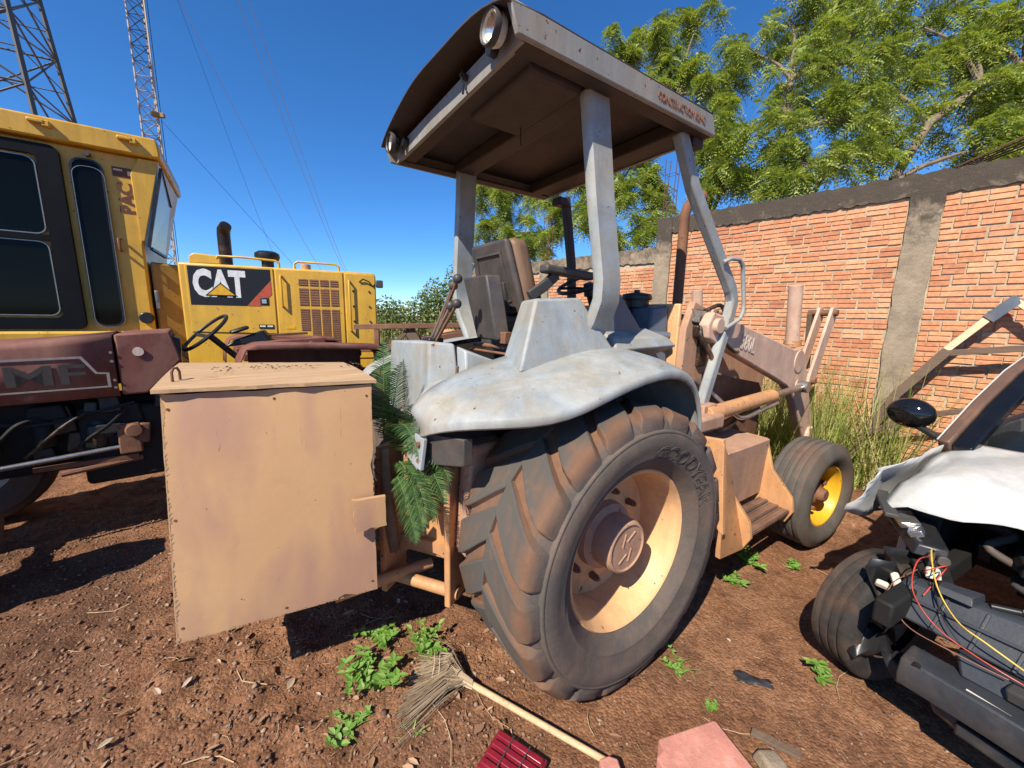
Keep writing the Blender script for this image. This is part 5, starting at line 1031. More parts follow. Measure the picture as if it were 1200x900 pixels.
hl = MB().hexa([(-.12,-.76,.70),(.16,-.56,.66),(.12,-.46,.66),(-.18,-.66,.70),(-.14,-.75,.76),(.14,-.55,.71),(.10,-.46,.71),(-.2,-.64,.77)]).build('smashed_headlight', M['black'], ca, bevel=.008)
MB().box((.0,-.64,.745),(.12,.07,.03),(10,5,35)).box((.07,-.58,.73),(.06,.05,.03),(30,5,15)).build('headlight_reflector', M['chrome'], hl, bevel=.004)
MB().hexa([(.10,-.58,.60),(.24,-.46,.58),(.22,-.40,.60),(.02,-.50,.64),(.10,-.58,.625),(.24,-.46,.60),(.22,-.40,.62),(.02,-.50,.665)]).build('broken_trim', M['black'], ca, bevel=.004)
MB().bar([(-.14,-.79,.795),(.10,-.66,.775)],.05,.02).build('headlight_edge', M['darkgrey'], ca, bevel=.004)
sh = MB().hexa([(.36,-.54,.50),(.42,-.54,.50),(.42,-.06,.50),(.36,-.06,.50),(.26,-.52,.62),(.32,-.52,.62),(.32,-.06,.66),(.26,-.06,.66)]).build('radiator_shroud', M['blueplastic'], ca, bevel=.012)
for k in range(5): MB().bar([(.415-.01*0,-.50+.10*k,.505),(.325,-.49+.10*k,.625)],.012,.02,(1,0,.5)).build('shroud_rib', M['blueplastic'], sh, bevel=.003)
MB().bar([(.375,-.52,.57),(.375,-.08,.585)],.012,.02,(1,0,.5)).build('shroud_rib', M['blueplastic'], sh, bevel=.003)
MB().hexa([(.30,-.14,.50),(.44,-.14,.48),(.46,.5,.48),(.30,.5,.50),(.22,-.12,.72),(.32,-.12,.70),(.34,.5,.72),(.22,.5,.74)]).build('radiator', M['black'], ca, bevel=.015)
MB().hexa([(.33,-.30,.42),(.47,-.30,.42),(.48,.5,.44),(.33,.5,.44),(.30,-.33,.49),(.43,-.33,.49),(.44,.5,.51),(.30,.5,.51)]).build('lower_support', M['blueplastic'], ca, bevel=.012)
bm_ = MB(); rows = []
for i in range(15):
    t = i/14; y = -.435+1.12*t; x = .485+.03*math.sin(t*3.1); z = .352+.015*math.sin(t*6)
    rows.append([(x+.035,y,z-.055),(x+.05,y,z-.01),(x+.035,y,z+.05),(x-.05,y,z+.065),(x-.075,y,z+.06),(x-.075,y,z-.05),(x+.035,y,z-.055)])
bm_.grid(rows); bm_.f.append((0,1,2,3,4,5)); bm_.f.append(tuple(14*7+i for i in range(6))); bb = bm_.build('bumper_beam', M['blueplastic'], ca, bevel=.006)
for k in range(4): MB().cyl((.51+.0,-.39+.11*k,.40),(.525,-.39+.11*k,.398),.014,n=10).build('beam_hole', M['dark'], bb)
MB().box((.515,-.22,.405),(.01,.10,.03),(0,-20,-3)).build('beam_label', M['plaster'], bb)
MB().hexa([(.38,-.24,.20),(.50,-.28,.22),(.52,.4,.20),(.36,.4,.18),(.36,-.26,.25),(.49,-.28,.27),(.50,.4,.26),(.34,.4,.24)]).build('undertray', M['black'], ca, bevel=.01)
MB().tube([(.36,-.40,.32),(.42,-.32,.24),(.44,-.20,.22),(.40,-.10,.19),(.30,-.06,.22)],[.03,.04,.035,.04,.03],8).build('torn_duct', M['darkgrey'], ca, smooth=50)
MB().tube([(.43+.05*math.cos(a),-.12+.05*math.sin(a),.13+.02*math.sin(a*2)) for a in [k*.5 for k in range(8)]],.016,8).build('hose_clamp', M['brownish'], ca, smooth=50)
MB().bar([(.30,-.02,.60),(.42,.02,.52),(.47,.06,.44)],.09,.03).build('latch_post', M['darkgrey'], ca, bevel=.006); MB().box((.47,-.02,.475),(.05,.36,.05),(5,10,-4)).build('trim_strip', M['darkgrey'], ca, bevel=.01)
for p_,mt,r_ in (([(.12,-.50,.70),(.25,-.48,.74),(.36,-.42,.66),(.43,-.34,.60),(.45,-.26,.58),(.44,-.16,.54)],'wire_yellow',.005),([(.14,-.50,.68),(.30,-.50,.70),(.40,-.47,.62),(.45,-.38,.55),(.46,-.26,.52),(.45,-.13,.50)],'wire_red',.0045),([(.28,-.47,.66),(.36,-.46,.70),(.34,-.42,.74),(.26,-.43,.70),(.36,-.45,.60)],'wire_red',.004),([(.20,-.52,.62),(.38,-.54,.58),(.45,-.46,.50),(.47,-.32,.50),(.46,-.2,.50)],'wire_brown',.004),([(.16,-.48,.70),(.32,-.44,.66),(.41,-.38,.58),(.46,-.3,.52)],'wire_black',.004),([(.30,-.14,.74),(.38,-.10,.68),(.42,-.08,.58),(.46,-.06,.46)],'cable',.005)):
    MB().stube(p_, r_*.55, 6).build('loose_wire', M[mt], ca, smooth=60)
for c_,d_,r3 in (((.30,-.55,.585),(.07,.035,.03),(20,30,40)),((.345,-.575,.56),(.03,.05,.03),(0,40,10)),((.22,-.47,.645),(.07,.05,.02),(10,10,20))):
    MB().box(c_,d_,r3,.7).build('broken_clip', M['plaster'], ca, bevel=.006)
MB().hexa([(.20,-.20,.66),(.28,-.24,.66),(.30,-.14,.64),(.22,-.12,.66),(.21,-.2,.73),(.27,-.22,.72),(.28,-.16,.72),(.22,-.15,.73)]).build('foam_chunk', M['plaster'], ca, bevel=.01)
rows = [[(.06+.30*i/9+.02*math.sin(j*3),-.60+.04*math.sin(i*1.1+j)+.05*j/6,.66-.34*j/6-.05*math.sin(i*2.1)*(j/6)) for j in range(7)] for i in range(10)]
MB().grid(rows).build('torn_wheel_liner', M['black'], ca, smooth=50, solid=.004)
rows = [[(.30+.12*j/4+.015*math.sin(i*2),-.62+.30*i/9,.30+.05*math.sin(i*1.3+j)-.04*j/4) for j in range(5)] for i in range(10)]
MB().grid(rows).build('torn_undershield', M['black'], ca, smooth=50, solid=.004)
MB().box((.12,-.50,.665),(.09,.05,.05),(0,20,30)).cyl((.08,-.50,.67),(.16,-.46,.68),.022,n=10).build('connector_plug', M['darkgrey'], ca, bevel=.004)

# ---------------------------------------------------------------- old timber and sheet pieces leaning on the wall beside the car
WC = lambda x,y,z: tuple(Matrix.Rotation(R(WA),4,'Z') @ Vector((x,y,z)) + Vector(WO))
def wall_piece(name, label, pts, w, h, mat, cat, base):
    t_ = thing(name, label, cat, WC(*base), WA); b0_ = Vector(base)
    return t_, MB().bar([Vector(p)-b0_ for p in pts], w, h, (0,1,0))
t_, m_ = wall_piece('leaning_frame', 'broken timber frame with pale board and grey metal corner leaning on wall', [(-1.80,.42,.02),(-2.14,.25,.97),(-2.42,.20,1.43)], .075, .05, None, 'timber frame', (-1.8,.42,0))
m_.build('dark_plank', M['oldwood'], t_, bevel=.004); bV = Vector((-1.8,.42,0))
MB().bar([Vector(p)-bV for p in ((-2.40,.195,1.42),(-2.64,.16,1.76))],.055,.045,(0,1,0)).build('pale_board', M['palewood'], t_, bevel=.003)
MB().bar([Vector(p)-bV for p in ((-2.74,.155,1.88),(-2.95,.17,1.70),(-3.4,.25,1.1))],.05,.045,(0,1,0)).build('pale_board', M['palewood'], t_, bevel=.003)
MB().bar([Vector(p)-bV for p in ((-2.615,.17,1.715),(-2.76,.15,1.90))],.085,.055,(0,1,0)).build('metal_corner', M['navy'], t_, bevel=.003)
MB().bar([Vector(p)-bV for p in ((-2.40,.20,1.40),(-2.80,.19,1.47),(-3.1,.19,1.50))],.055,.04,(0,1,0)).build('cross_plank', M['oldwood'], t_, bevel=.003)
MB().bar([Vector(p)-bV for p in ((-1.98,.36,.55),(-2.3,.33,.80),(-2.6,.30,.90))],.05,.02,(0,1,0)).build('cross_plank', M['oldwood'], t_, bevel=.003)
pb = thing('old_plank', 'short dark plank lying in the grass against the brick wall', 'plank', WC(-1.55,.45,0), WA+25)
MB().bar([(0,0,.03),(.25,-.1,.2),(.5,-.25,.42)],.10,.03).build('board', M['oldwood'], pb, bevel=.004)

# ---------------------------------------------------------------- things on the ground in front
def curl(p, n=10): return p
br = thing('straw_broom', 'old straw broom with pale wooden stick lying on the dirt', 'broom', (-.19,1.48,0), 0)
P0, P1 = Vector((-.005,.005,.035)), Vector((.60,-.315,.018))
MB().tube([P0-(P1-P0)*.06,P0.lerp(P1,.3),P0.lerp(P1,.7),P1],[.0135,.013,.0125,.012],12).build('broom_stick', M['stick'], br, smooth=50)
hd = MB(); ax_ = (P1-P0).normalized(); 
for k in range(620):
    u = random.random(); a = random.uniform(0,6.28); r0 = .020*math.sqrt(random.random()); w = random.gauss(0,1); s0 = P0+ax_*.02+Vector((0,math.cos(a)*r0,math.sin(a)*r0))
    L_ = random.uniform(.17,.27); sp = random.gauss(-.01,.055); tip = P0-ax_*L_*.55+Vector((-.015+sp*.2,sp*1.1+.0,-.012+abs(random.gauss(0,.014)))); mid = P0-ax_*L_*.35+Vector((0,sp*.75,.012+random.gauss(0,.01)))
    tip = tip+Vector((-L_*.40,-L_*.22+sp*.5,0)); tip.z = max(-.02+random.uniform(.0,.03),tip.z-.03)
    hd.tube([s0,mid,tip],[.0017,.0016,.0009],3,caps=False)
hd.build('broom_head', M['fibre'], br, fix=False)
nk = MB()
for k in range(60):
    a = random.uniform(0,6.28); nk.tube([P0+ax_*.055+Vector((0,math.cos(a)*.016,math.sin(a)*.016)),P0+Vector((0,math.cos(a)*.024,math.sin(a)*.022)),P0-ax_*.07+Vector((0,math.cos(a)*.032,math.sin(a)*.024))],.003,4)
nk.build('broom_neck', M['fibre'], br, fix=False)
for t,rr in ((-.02,.026),(-.07,.034)):
    c_ = P0+ax_*t; MB().tube([c_+Vector((ax_.y*math.cos(a)*rr,-ax_.x*math.cos(a)*rr,math.sin(a)*rr)) for a in [k*.45 for k in range(15)]],.0022,5).build('binding_wire', M['wire_black'], br)
for t,yy in ((-.13,.075),(-.16,.085)):
    c_ = P0+ax_*t; MB().tube([c_+Vector((.0,-yy,-.015)),c_+Vector((.006,-yy*.5,.022)),c_+Vector((0,0,.028)),c_+Vector((-.006,yy*.5,.022)),c_+Vector((0,yy,-.015))],.0022,5).build('stitch_cord', M['straw'], br)

rl = thing('red_lamp_cover', 'dark crimson ribbed plastic lamp cover on the dirt below the broom', 'lamp cover', (.03,1.165,gz(.03,1.165)+.004), -31)
MB().box((0,0,.018),(.215,.16,.02)).build('base_plate', M['crimson'], rl, bevel=.005)
for k in range(4): MB().box((0,-.055+.037*k,.034),(.205,.024,.014),(0,0,0),.93).build('rib', M['crimson'], rl, bevel=.003)
for k in range(2): MB().box((-.035+.07*k,0,.0425),(.004,.15,.004)).build('seam', M['darkgrey'], rl)

pk = thing('pink_block', 'pink painted masonry block on the dirt right of the broom stick', 'block', (.70,1.13,0), 17)
MB().prism([(-.145,-.13),(.165,-.13),(.165,.09),(.155,.10),(-.10,.10),(-.105,.065),(-.145,.05)],'xy',.0,.105).build('block', M['pink'], pk, bevel=.008)
MB().box((-.05,-.02,.106),(.008,.14,.006)).build('chipped_edge', M['pink'], pk)
pk2 = thing('pink_fragment', 'small pink masonry fragment at the end of the broom stick', 'block', (.375,1.14,0), 10); MB().prism([(-.03,-.05),(.045,-.05),(.05,.02),(.02,.035),(-.02,.03)],'xy',0,.05).build('fragment', M['pink'], pk2, bevel=.006)
st = thing('rubble_stone', 'grey stone and slat lying in shade right of the pink block', 'stone', (1.0,1.19,0), 20)
MB().hexa([(-.06,-.05,0),(.05,-.055,0),(.065,.03,0),(-.04,.05,0),(-.04,-.03,.05),(.04,-.035,.042),(.045,.02,.035),(-.03,.03,.055)]).build('stone', M['concrete'], st, bevel=.012); MB().box((.07,.03,.035),(.16,.035,.012),(0,-8,-60)).build('slat', M['oldwood'], st, bevel=.002)
sc = MB(); rows = [[(-.075+.15*i/7+.012*math.sin(j*2+i),-.035*(1-.5*i/7)+.07*(1-.55*i/7)*j/4+.004*math.sin(i*2.3+j*3),.010+.006*math.sin(i*1.7+j)) for j in range(5)] for i in range(8)]
o = MB().grid(rows).build('plastic_scrap', M['blueplastic'], None, smooth=50, solid=.003); o.location = (1.17,1.56,gz(1.17,1.56)); o.rotation_euler = (0,0,R(-20)); tag(o,'crumpled black plastic scrap lying on bare dirt between tractor and car','plastic scrap')

# ---------------------------------------------------------------- weeds
def leafy_weed(name, label, loc, h, nst, spread, leaf=.03, mat='weed', grassy=0, group='weeds on the dirt'):
    t_ = thing(name, label, 'weed', (loc[0],loc[1],gz(*loc)-.005), random.uniform(0,360), group); m_ = MB(); s_ = MB()
    for k in range(nst):
        a = random.uniform(0,6.28); d = Vector((math.cos(a)*spread,math.sin(a)*spread,1)).normalized(); L_ = h*random.uniform(.55,1.1); p = Vector((random.gauss(0,.012),random.gauss(0,.012),0)); pts = [p]
        n = 5
        for i in range(n): d = (d+Vector((math.cos(a)*.12*spread,math.sin(a)*.12*spread,-.06))).normalized(); p = p+d*L_/n; pts.append(p)
        s_.tube(pts,[.0022*(1-i/8) for i in range(n+1)],4,caps=False)
        for i in range(1,n+1):
            for q_ in range(2 if i < n else 3):
                b = random.uniform(0,6.28); u = Vector((math.cos(b),math.sin(b),random.uniform(-.1,.5))).normalized(); l_ = leaf*random.uniform(.6,1.25); sd = u.cross(Vector((0,0,1))).normalized()*l_*.36; nz = Vector((0,0,l_*.12)); o_ = pts[i]+u*l_*.25
                m_.add([pts[i],o_+sd*.8+nz,o_+u*l_*.4+sd+nz,o_+u*l_,o_+u*l_*.4-sd+nz,o_-sd*.8+nz],[(0,1,2,3),(0,3,4,5)])
    for k in range(grassy):
        a = random.uniform(0,6.28); d = Vector((math.cos(a)*.7,math.sin(a)*.7,.9)).normalized(); p = Vector((random.gauss(0,.015),random.gauss(0,.015),0)); L_ = h*random.uniform(.7,1.4); sd = Vector((-math.sin(a),math.cos(a),0))*.004; v = []
        for i in range(5): v += [p-sd*(1-i/4.3),p+sd*(1-i/4.3)]; d = (d+Vector((0,0,-.3))).normalized(); p = p+d*L_/4
        m_.add(v,[(2*i,2*i+1,2*i+3,2*i+2) for i in range(4)])
    m_.build('leaves', M[mat], t_, fix=False); s_.build('stems', M['weed'], t_, fix=False) if nst else None
leafy_weed('leafy_weed','bushy bright green weed in the dirt left of the broom head',(-.60,1.50),.15,15,.8,.034)
leafy_weed('leafy_weed','low sparse green weed below the bushy one left of the broom',(-.64,1.30),.09,7,1.0,.026,grassy=10)
leafy_weed('leafy_weed','green weed with slender leaves just above the broom head',(-.40,1.66),.13,8,.6,.03,grassy=14)
leafy_weed('leafy_weed','small green weed behind the box corner in shade',(-.66,1.72),.10,8,.8,.03)
leafy_weed('leafy_weed','tiny green sprig on dirt between broom stick and rear tyre',(.065,1.40),.03,3,.6,.014)
leafy_weed('leafy_weed','tiny grass tuft in front of the broom bristles',(-.38,1.28),.06,0,.6,.014,grassy=7)
leafy_weed('leafy_weed','dry twiggy weed with few green leaves right of the rear tyre',(.86,1.62),.09,5,1.0,.02,grassy=9)
leafy_weed('leafy_weed','broad leafed green weed under the tractor step',(1.72,2.46),.13,7,.7,.036)
leafy_weed('leafy_weed','low green weed between step and front wheel',(2.0,2.45),.08,5,1.0,.028,grassy=10)
leafy_weed('leafy_weed','green weed on dirt beside the front wheel',(2.28,2.28),.10,5,.9,.03,grassy=12)
leafy_weed('leafy_weed','small green creeping weed right of the rear tyre near the step',(1.50,2.28),.08,6,1.0,.03,grassy=6)
leafy_weed('leafy_weed','bright round leafed weed at the foot of the car tyre',(1.50,1.56),.11,3,.3,.036)
leafy_weed('leafy_weed','tiny green seedling on bare dirt right of the rear tyre',(.90,1.42),.03,3,.7,.016)
def grass_stuff(name, label, pts, hmin, hmax, mat, lean=.5, width=.006):
    n = len(pts); V = []; F_ = []; seg = 5
    a = rng.uniform(0,6.283,n); L_ = rng.uniform(hmin,hmax,n); le = rng.uniform(.1,1,n)*lean
    d = np.stack([np.cos(a)*le,np.sin(a)*le,np.ones(n)],-1); d /= np.linalg.norm(d,axis=1,keepdims=True); p = pts.copy(); sd = np.stack([-np.sin(a),np.cos(a),np.zeros(n)],-1)*width*rng.uniform(.5,1.2,n)[:,None]
    for i in range(seg):
        w = 1-i/(seg-.6); V += [p-sd*w, p+sd*w]; d = d+np.stack([np.cos(a)*.14*le,np.sin(a)*.14*le,-.20*le-.02],-1); d /= np.linalg.norm(d,axis=1,keepdims=True); p = p+d*(L_/(seg-1))[:,None]
    V = np.stack(V,1); base = (np.arange(n)*2*seg)[:,None]; q_ = np.array([(2*i,2*i+1,2*i+3,2*i+2) for i in range(seg-1)])
    F_ = (base[:,None]+q_[None]).reshape(-1,4); return tag(obj(name, npmesh(name, V.reshape(-1,3), F_), M[mat]), label, 'grass', kind='stuff')
a_ = R(WA); wd = np.array([math.cos(a_),math.sin(a_)]); wn_ = np.array([-math.sin(a_),math.cos(a_)])
def wall_pts(n, xs, ys):
    x = rng.uniform(*xs,n); y = ys[0]+(ys[1]-ys[0])*rng.random(n)**1.2; q_ = np.array(WO[:2])+x[:,None]*wd+y[:,None]*wn_; return np.column_stack([q_,np.zeros(n)])
grass_stuff('tall_grass','tall green and straw coloured grass along the foot of the brick wall', np.concatenate([wall_pts(1500,(-1.80,-.85),(.06,1.0)),wall_pts(350,(-.95,-.45),(.06,.7)),wall_pts(450,(-2.3,-1.7),(.05,.6)),wall_pts(160,(-.5,1.2),(.05,.4))]), .5, 1.5, 'grass', .62, .0075)
grass_stuff('tall_grass_stems','thin dry seed stalks rising from the grass by the brick wall', wall_pts(90,(-1.7,-.5),(.05,.5)), .9, 1.55, 'drygrass', .35, .0028)
x = rng.uniform(-14,3,9000); y = 9.5+rng.random(9000)**1.4*14; keep = (x*.731+y*.682) < 5.4
grass_stuff('field_grass','dry pale grass in the field beyond the yard', np.column_stack([x,y,np.zeros(9000)])[keep], .7, 1.7, 'drygrass', .4, .012)

# ---------------------------------------------------------------- bushes and trees
def leaf_cloud(centers, radii, n, size, mat, name, parent, flat=.8):
    k = len(centers); w = np.array([r[0]*r[1]*r[2] for r in radii]); w = w/w.sum(); ci = rng.choice(k,n,p=w); C_ = np.array(centers)[ci]; Rr = np.array(radii)[ci]
    u = rng.normal(size=(n,3)); u /= np.linalg.norm(u,axis=1,keepdims=True); rad = rng.random(n)**.42; P_ = C_+u*rad[:,None]*Rr
    d = rng.normal(size=(n,3)); d[:,2] *= .6; d /= np.linalg.norm(d,axis=1,keepdims=True); e = np.cross(d, rng.normal(size=(n,3))); e /= np.linalg.norm(e,axis=1,keepdims=True); s_ = size*rng.uniform(.6,1.3,n)[:,None]
    V = np.stack([P_, P_+d*s_*.5+e*s_*.28, P_+d*s_, P_+d*s_*.5-e*s_*.28],1).reshape(-1,3); return obj(name, npmesh(name, V, np.arange(4*n).reshape(-1,4)), M[mat], parent)
def bush(label, loc, blobs, n, size, mat='leaf_dark'):
    t_ = thing('bush', label, 'bush', loc, 0, 'bushes beyond the yard'); leaf_cloud([b[0] for b in blobs],[b[1] for b in blobs],n,size,mat,'foliage',t_)
    s_ = MB()
    for b in blobs: s_.tube([(0,0,0),(b[0][0]*.5,b[0][1]*.5,b[0][2]*.5),b[0]],[.05,.03,.01],5)
    s_.build('stem', M['bark'], t_)
bush('tall dark green bush beyond the yard, left of the tractor post', (-2.2,14.8,0), [((0,0,1.5),(1.2,.9,1.5)),((.4,0,2.9),(.8,.7,1.0)),((-.7,.2,2.3),(.7,.6,.8)),((.9,.3,1.8),(.8,.7,1.3))], 7000, .13)
bush('rounded green bush between the yellow hood and the tall bush', (-4.1,15.4,0), [((0,0,1.0),(1.2,.9,1.2)),((-.8,0,1.5),(.9,.8,.9)),((.7,.2,1.7),(.8,.8,1.0))], 5000, .13)
bush('low scrubby bush behind the end of the yellow hood', (-6.2,16.5,0), [((0,0,.9),(1.6,1,1.0)),((-1.2,.5,1.2),(1.2,1,.9)),((1.1,0,1.3),(.8,.8,.7))], 4500, .14)
bush('wide scrub bush far behind the yellow grader', (-11,19,0), [((0,0,1.0),(2.6,1.2,1.3)),((2.2,.5,1.2),(1.6,1,1.0)),((-2.4,0,1.2),(2,1,1.2))], 4500, .18)
def pinnate(n, P_, D_, L_, wid=.30, pairs=7):
    # n compound leaves: base points, directions, lengths -> quads of leaflets along a drooping rachis
    up_ = np.array([0,0,1.]); side = np.cross(D_, up_); side /= np.maximum(1e-6,np.linalg.norm(side,axis=1,keepdims=True)); nor = np.cross(side, D_); roll = rng.uniform(-1.1,1.1,n)[:,None]; side = side*np.cos(roll)+nor*np.sin(roll)
    V = []
    for k in range(pairs):
        t = (k+1.2)/(pairs+.4); c = P_+D_*(L_*t)[:,None]-up_*(L_*.62*t*t)[:,None]; lw = (L_*wid*(math.sin(math.pi*min(1,.2+.75*t))**.7))[:,None]; fwd = D_*.35
        for s_ in (-1,1):
            ld_ = side*s_+fwd-up_*rng.uniform(.05,.5,n)[:,None]; ld_ /= np.linalg.norm(ld_,axis=1,keepdims=True); hw = (L_*.050)[:,None]*D_
            V += [np.stack([c-hw, c+ld_*lw*.5-hw*.9, c+ld_*lw, c+ld_*lw*.45+hw*1.1],1)]
    V = np.stack(V,1).reshape(-1,3); return V, np.arange(len(V)).reshape(-1,4)
def tree(label, base, trunk_pts, tips_spec, nleaf, leafL, seed, limb_r=.07):
    global rng
    rng = np.random.default_rng(seed); random.seed(seed)
    t_ = thing('feathery_tree', label, 'tree', base, 0, 'trees behind the brick wall'); b0_ = Vector(base)
    tm = MB(); tp = [Vector(p)-b0_ for p in trunk_pts]; tm.tube(tp,[limb_r*1.25*(1-.5*i/len(tp)) for i in range(len(tp))],8); top = tp[-1]; mids = tp[1:]
    tips = []; lb = MB()
    for (c,rad,cnt) in tips_spec:
        c = Vector(c)-b0_; st0 = min(mids, key=lambda q_: (q_-c).length+ (0 if q_.z < c.z else 1.0)); m1 = st0.lerp(c,.55)+Vector((random.gauss(0,.12),random.gauss(0,.12),.15))
        lb.tube([st0,st0.lerp(m1,.5)+Vector((0,0,.06)),m1,c],[limb_r*.62,limb_r*.5,limb_r*.36,limb_r*.16],6)
        for k in range(cnt):
            u = Vector((random.gauss(0,1),random.gauss(0,1),random.gauss(0,1)*.8)).normalized()*rad*1.15*random.random()**.5; e = c+u; s_ = m1.lerp(c,random.uniform(.2,1)); mm = s_.lerp(e,.5)+Vector((0,0,.06))
            lb.tube([s_,mm,e],[limb_r*.14,limb_r*.09,.004],4,caps=False); tips += [(mm.lerp(e,f_),(e-s_).normalized()) for f_ in (.35,.6,.8,1,1)]
    tm.build('trunk', M['bark'], t_, smooth=50); lb.build('limbs', M['bark'], t_, smooth=50, fix=False)
    ti = rng.integers(0,len(tips),nleaf); P_ = np.array([tuple(q_[0]) for q_ in tips])[ti]; D0 = np.array([tuple(q_[1]) for q_ in tips])[ti]
    D_ = D0*.35+rng.normal(size=(nleaf,3))*np.array([1,1,.8]); D_[:,2] -= .10; D_ /= np.linalg.norm(D_,axis=1,keepdims=True); L_ = leafL*rng.uniform(.6,1.2,nleaf)
    V,F_ = pinnate(nleaf, P_+rng.normal(size=(nleaf,3))*.03, D_, L_); obj('crown', npmesh('crown', V, F_), M['leaf'], t_)
tree('big feathery tree with long bare limbs at the right, behind the near wall', (7.41,8.22,0), [(7.41,8.22,0),(7.41,8.22,2.6),(7.41,8.22,4.4),(8.15,8.41,5.6),(9.14,8.53,6.35),(9.98,8.59,6.7)],
     [((9.60,9.15,7.56),1.00,18),((9.82,8.50,6.20),0.90,16),((8.95,9.29,7.24),0.85,15),((8.49,9.66,8.19),0.80,13),((9.05,8.68,6.04),0.70,12),((9.14,7.69,5.00),0.60,10),((7.96,9.18,6.59),0.60,10),((10.12,9.27,8.27),1.00,12),((9.06,10.07,9.38),0.90,10),((10.93,8.88,7.19),1.00,12),((8.93,8.09,5.01),0.45,7)], 4091, 0.37, 11, .085)
tree('feathery tree with sunlit crown rising above the middle of the brick wall', (5.8,7.95,0), [(5.8,7.95,0),(5.75,7.95,2.4),(5.67,7.95,4.0),(5.25,8.2,5.3),(5.6,8.9,6.6)],
     [((6.33,9.10,7.32),0.75,14),((5.89,9.67,8.23),0.70,12),((6.87,8.79,6.68),0.70,13),((5.67,8.73,6.31),0.65,12),((6.38,8.42,5.71),0.65,13),((7.39,9.51,7.91),0.70,11),((4.91,8.11,5.09),0.60,13),((5.50,7.82,4.62),0.60,13),((6.63,8.09,4.97),0.55,11),((5.06,9.54,7.47),0.55,9),((7.16,10.02,9.06),0.80,9),((7.21,8.27,5.43),0.45,8),((4.97,7.54,4.15),0.45,10)], 4383, 0.34, 12, .075)
tree('leaning slender tree between the canopy and the sunlit tree', (4.5,8.9,0), [(4.5,8.9,0),(4.45,8.9,2.4),(4.3,8.94,4.0),(3.72,9.2,5.2),(3.6,9.8,6.6)],
     [((3.23,10.24,8.04),0.60,11),((2.49,10.43,7.97),0.50,9),((3.95,9.90,7.24),0.60,11),((4.54,9.60,6.66),0.60,12),((4.54,9.23,5.72),0.60,13),((4.82,8.86,4.74),0.55,12),((3.25,10.07,7.06),0.50,9),((4.40,10.81,8.96),0.50,7),((4.36,8.83,4.55),0.50,11),((2.20,10.29,7.16),0.45,7),((4.23,9.26,5.30),0.50,9)], 4484, 0.33, 13, .06)
tree('leafy tree seen under the canopy between its posts', (2.2,10.0,0), [(2.2,10.0,0),(2.2,9.9,2.0),(2.25,9.95,3.4),(2.3,10.1,4.5)],
     [((2.97,10.45,5.73),0.60,12),((2.66,9.82,4.45),0.60,13),((2.02,10.32,4.98),0.65,13),((3.22,9.51,3.81),0.50,12),((1.11,10.38,4.17),0.65,12),((1.80,9.93,3.88),0.55,12),((0.80,10.92,4.94),0.55,9),((3.44,10.11,4.94),0.50,10),((2.32,9.46,3.50),0.45,10)], 4484, 0.30, 14, .06)
tree('dark leafy tree at the far left end of the wall behind the seat', (-.1,11.2,0), [(-.1,11.2,0),(-.1,11.1,2.0),(-.05,11.1,3.2),(-.1,11.3,4.2)],
     [((-0.35,11.52,4.87),0.70,12),((0.26,10.73,3.81),0.60,12),((-0.97,11.77,5.16),0.55,9),((0.00,11.60,5.35),0.50,8),((0.59,10.46,3.45),0.50,11),((-0.68,11.19,4.11),0.50,9)], 3104, 0.30, 15, .055)
rng = np.random.default_rng(99); random.seed(99)
# rebar starter bars above the far pillar, a lamp post and a turquoise sheet behind the wall
for (wx_,zt,lab) in ((.53,3.06,'rusty rebar starter bars on the pillar beside the exhaust pipe'),(2.87,2.69,'rusty rebar starter bars on the far pillar behind the seat'),(-2.9,3.1,'bent rusty rebar bundle lying along the top of the near wall')):
    rb = thing('rebar_bars', lab, 'rebar', WC(wx_,-.06,zt), WA); m_ = MB()
    if wx_ > -1:
        for dx in (-.07,.07):
            for dy in (-.05,.05): MB().tube([(dx,dy,-.05),(dx+random.uniform(-.01,.01),dy,.45),(dx+random.uniform(-.03,.03),dy,.85)],.006,5).build('bar', M['rebar'], rb)
        for z_ in (.2,.42,.64): MB().tube([(-.07,-.05,z_),(.07,-.05,z_),(.07,.05,z_),(-.07,.05,z_),(-.07,-.05,z_)],.004,5).build('stirrup', M['rebar'], rb)
    else:
        for k in range(5): MB().tube([(.55+.03*k,.02*k-.05,.01),(.25,.02*k-.05,.10+.02*k),(-.4,.02*k-.05,.16+.03*k),(-1.2,.03*k-.05,.10+.03*k)],.007,5).build('bar', M['rebar'], rb)
lp = thing('street_lamp', 'grey street lamp post and arm behind the wall right of the exhaust pipe', 'street lamp', (4.6,11.4,0), 0)
MB().tube([(0,0,0),(0,0,4.2)],[.09,.07],10).build('pole', M['lamp_white'], lp, smooth=50); MB().tube([(0,0,4.1),(-.3,-.1,4.5),(-.8,-.2,4.6)],.03,8).box((-.95,-.22,4.6),(.35,.12,.08)).build('lamp_arm', M['steel'], lp)
ts = thing('turquoise_sheet', 'turquoise sheet edge showing above the wall behind the tractor post', 'sheet', (3.9,9.9,0), 20); MB().box((0,0,1.9),(.9,.04,3.75)).build('sheet', M['tealsheet'], ts)

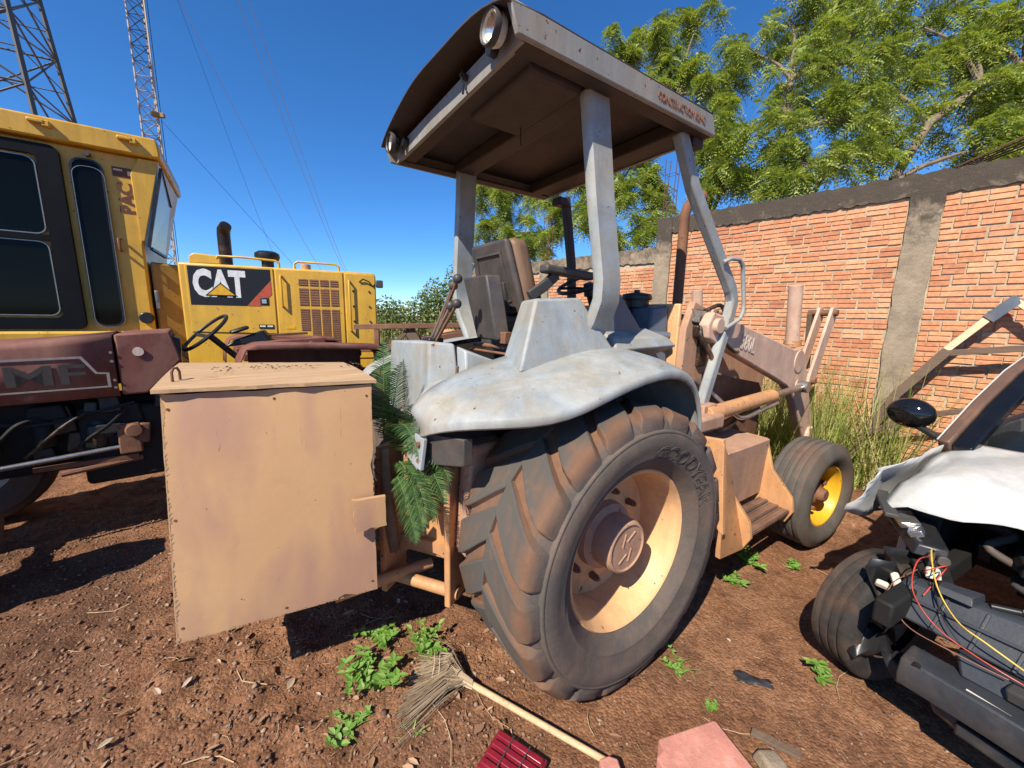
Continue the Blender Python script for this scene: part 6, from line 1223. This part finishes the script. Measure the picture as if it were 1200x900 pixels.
# ---------------------------------------------------------------- lattice towers and cables
def lattice(mb_, A, B, r): mb_.tube([A,B], r, 4)
tw = thing('transmission_tower', 'wide grey steel lattice transmission tower behind the yellow cab roof', 'tower', (-30.1,24.0,0), 30)
def lev(z): return 3.9*(1-z/46)
corner = lambda z,k: (lev(z)*(1,1,-1,-1)[k]*1.0, lev(z)*(1,-1,-1,1)[k]*1.0, z)
for k in range(4): MB().tube([corner(0,k),corner(14,k),corner(34,k)],.13,4).build('leg', M['galv'], tw)
zs = [0,5,9.5,13.5,17,20,22.8,25.4,28,30.5,33]
for i in range(len(zs)-1):
    m_ = MB()
    for k in range(4):
        j = (k+1)%4; a0,a1,b0_,b1 = corner(zs[i],k),corner(zs[i],j),corner(zs[i+1],k),corner(zs[i+1],j)
        lattice(m_,a0,b1,.055); lattice(m_,a1,b0_,.055); lattice(m_,b0_,b1,.06)
        mid_ = tuple((Vector(a0)+Vector(b1))/2); lattice(m_,mid_,tuple((Vector(a0)+Vector(b0_))/2),.035); lattice(m_,mid_,tuple((Vector(a1)+Vector(b1))/2),.035)
    m_.build('bracing', M['galv'], tw)
ms = thing('guyed_mast', 'slim guyed lattice mast rising behind the yellow cab corner', 'mast', (-24.6,28.5,0), 15)
tri = [(.58*math.cos(R(a)),.58*math.sin(R(a))) for a in (90,210,330)]
for k in range(3): MB().tube([(tri[k][0],tri[k][1],0),(tri[k][0],tri[k][1],44)],.055,5).build('leg', M['mast'], ms)
for s_ in range(10):
    m_ = MB()
    for q_ in range(5):
        z = s_*4.4+q_*.88
        for k in range(3):
            j = (k+1)%3; a0 = (tri[k][0],tri[k][1],z); b1 = (tri[j][0],tri[j][1],z+.88); lattice(m_,a0,b1,.03); lattice(m_,(tri[k][0],tri[k][1],z),(tri[j][0],tri[j][1],z),.026)
    m_.build('bracing', M['mast'] if s_%2 else M['galv'], ms)
MB().box((.6,-.5,14.4),(.7,.25,.25)).build('antenna_bracket', M['yellow_dark'], ms); MB().tube([(.62,-.2,0),(.62,-.2,44)],.018,5).build('feeder_cable', M['wire_black'], ms)
MB().tube([(.5,0,14.3),(8,3.5,4.5),(11,5,.5)],.012,5).build('guy_wire', M['wire_black'], ms)
def cable(label, a, b, sag, r0, r1, mat='cable'):
    a = Vector(a); b = Vector(b); pts = []; rs = []
    for i in range(25):
        t = i/24; p = a.lerp(b,t); p.z -= sag*4*t*(1-t); pts.append(p); rs.append(r0+(r1-r0)*t)
    tag(MB().tube(pts, rs, 5).build('power_line', M[mat], None, smooth=60), label, 'cable', 'overhead power lines')
def P3(r_, d): return (r_[0]*d, r_[1]*d, HC+r_[2]*d)
cable('pale overhead cable, left one of the close pair high in the sky', P3((-.80,1.17,.98),26), P3((-.43,1.035,.09),190), 3, .022, .075)
cable('pale overhead cable, right one of the close pair high in the sky', P3((-.765,1.17,.98),26), P3((-.425,1.035,.09),190), 3, .022, .075)
cable('long pale overhead cable left of the close pair', P3((-.95,1.17,.92),26), P3((-.46,1.035,.06),190), 4, .019, .07)
cable('thin dark overhead cable running down beside the mast', P3((-.93,1.17,.90),34), P3((-.58,1.03,.05),170), 3, .014, .045, 'wire_black')
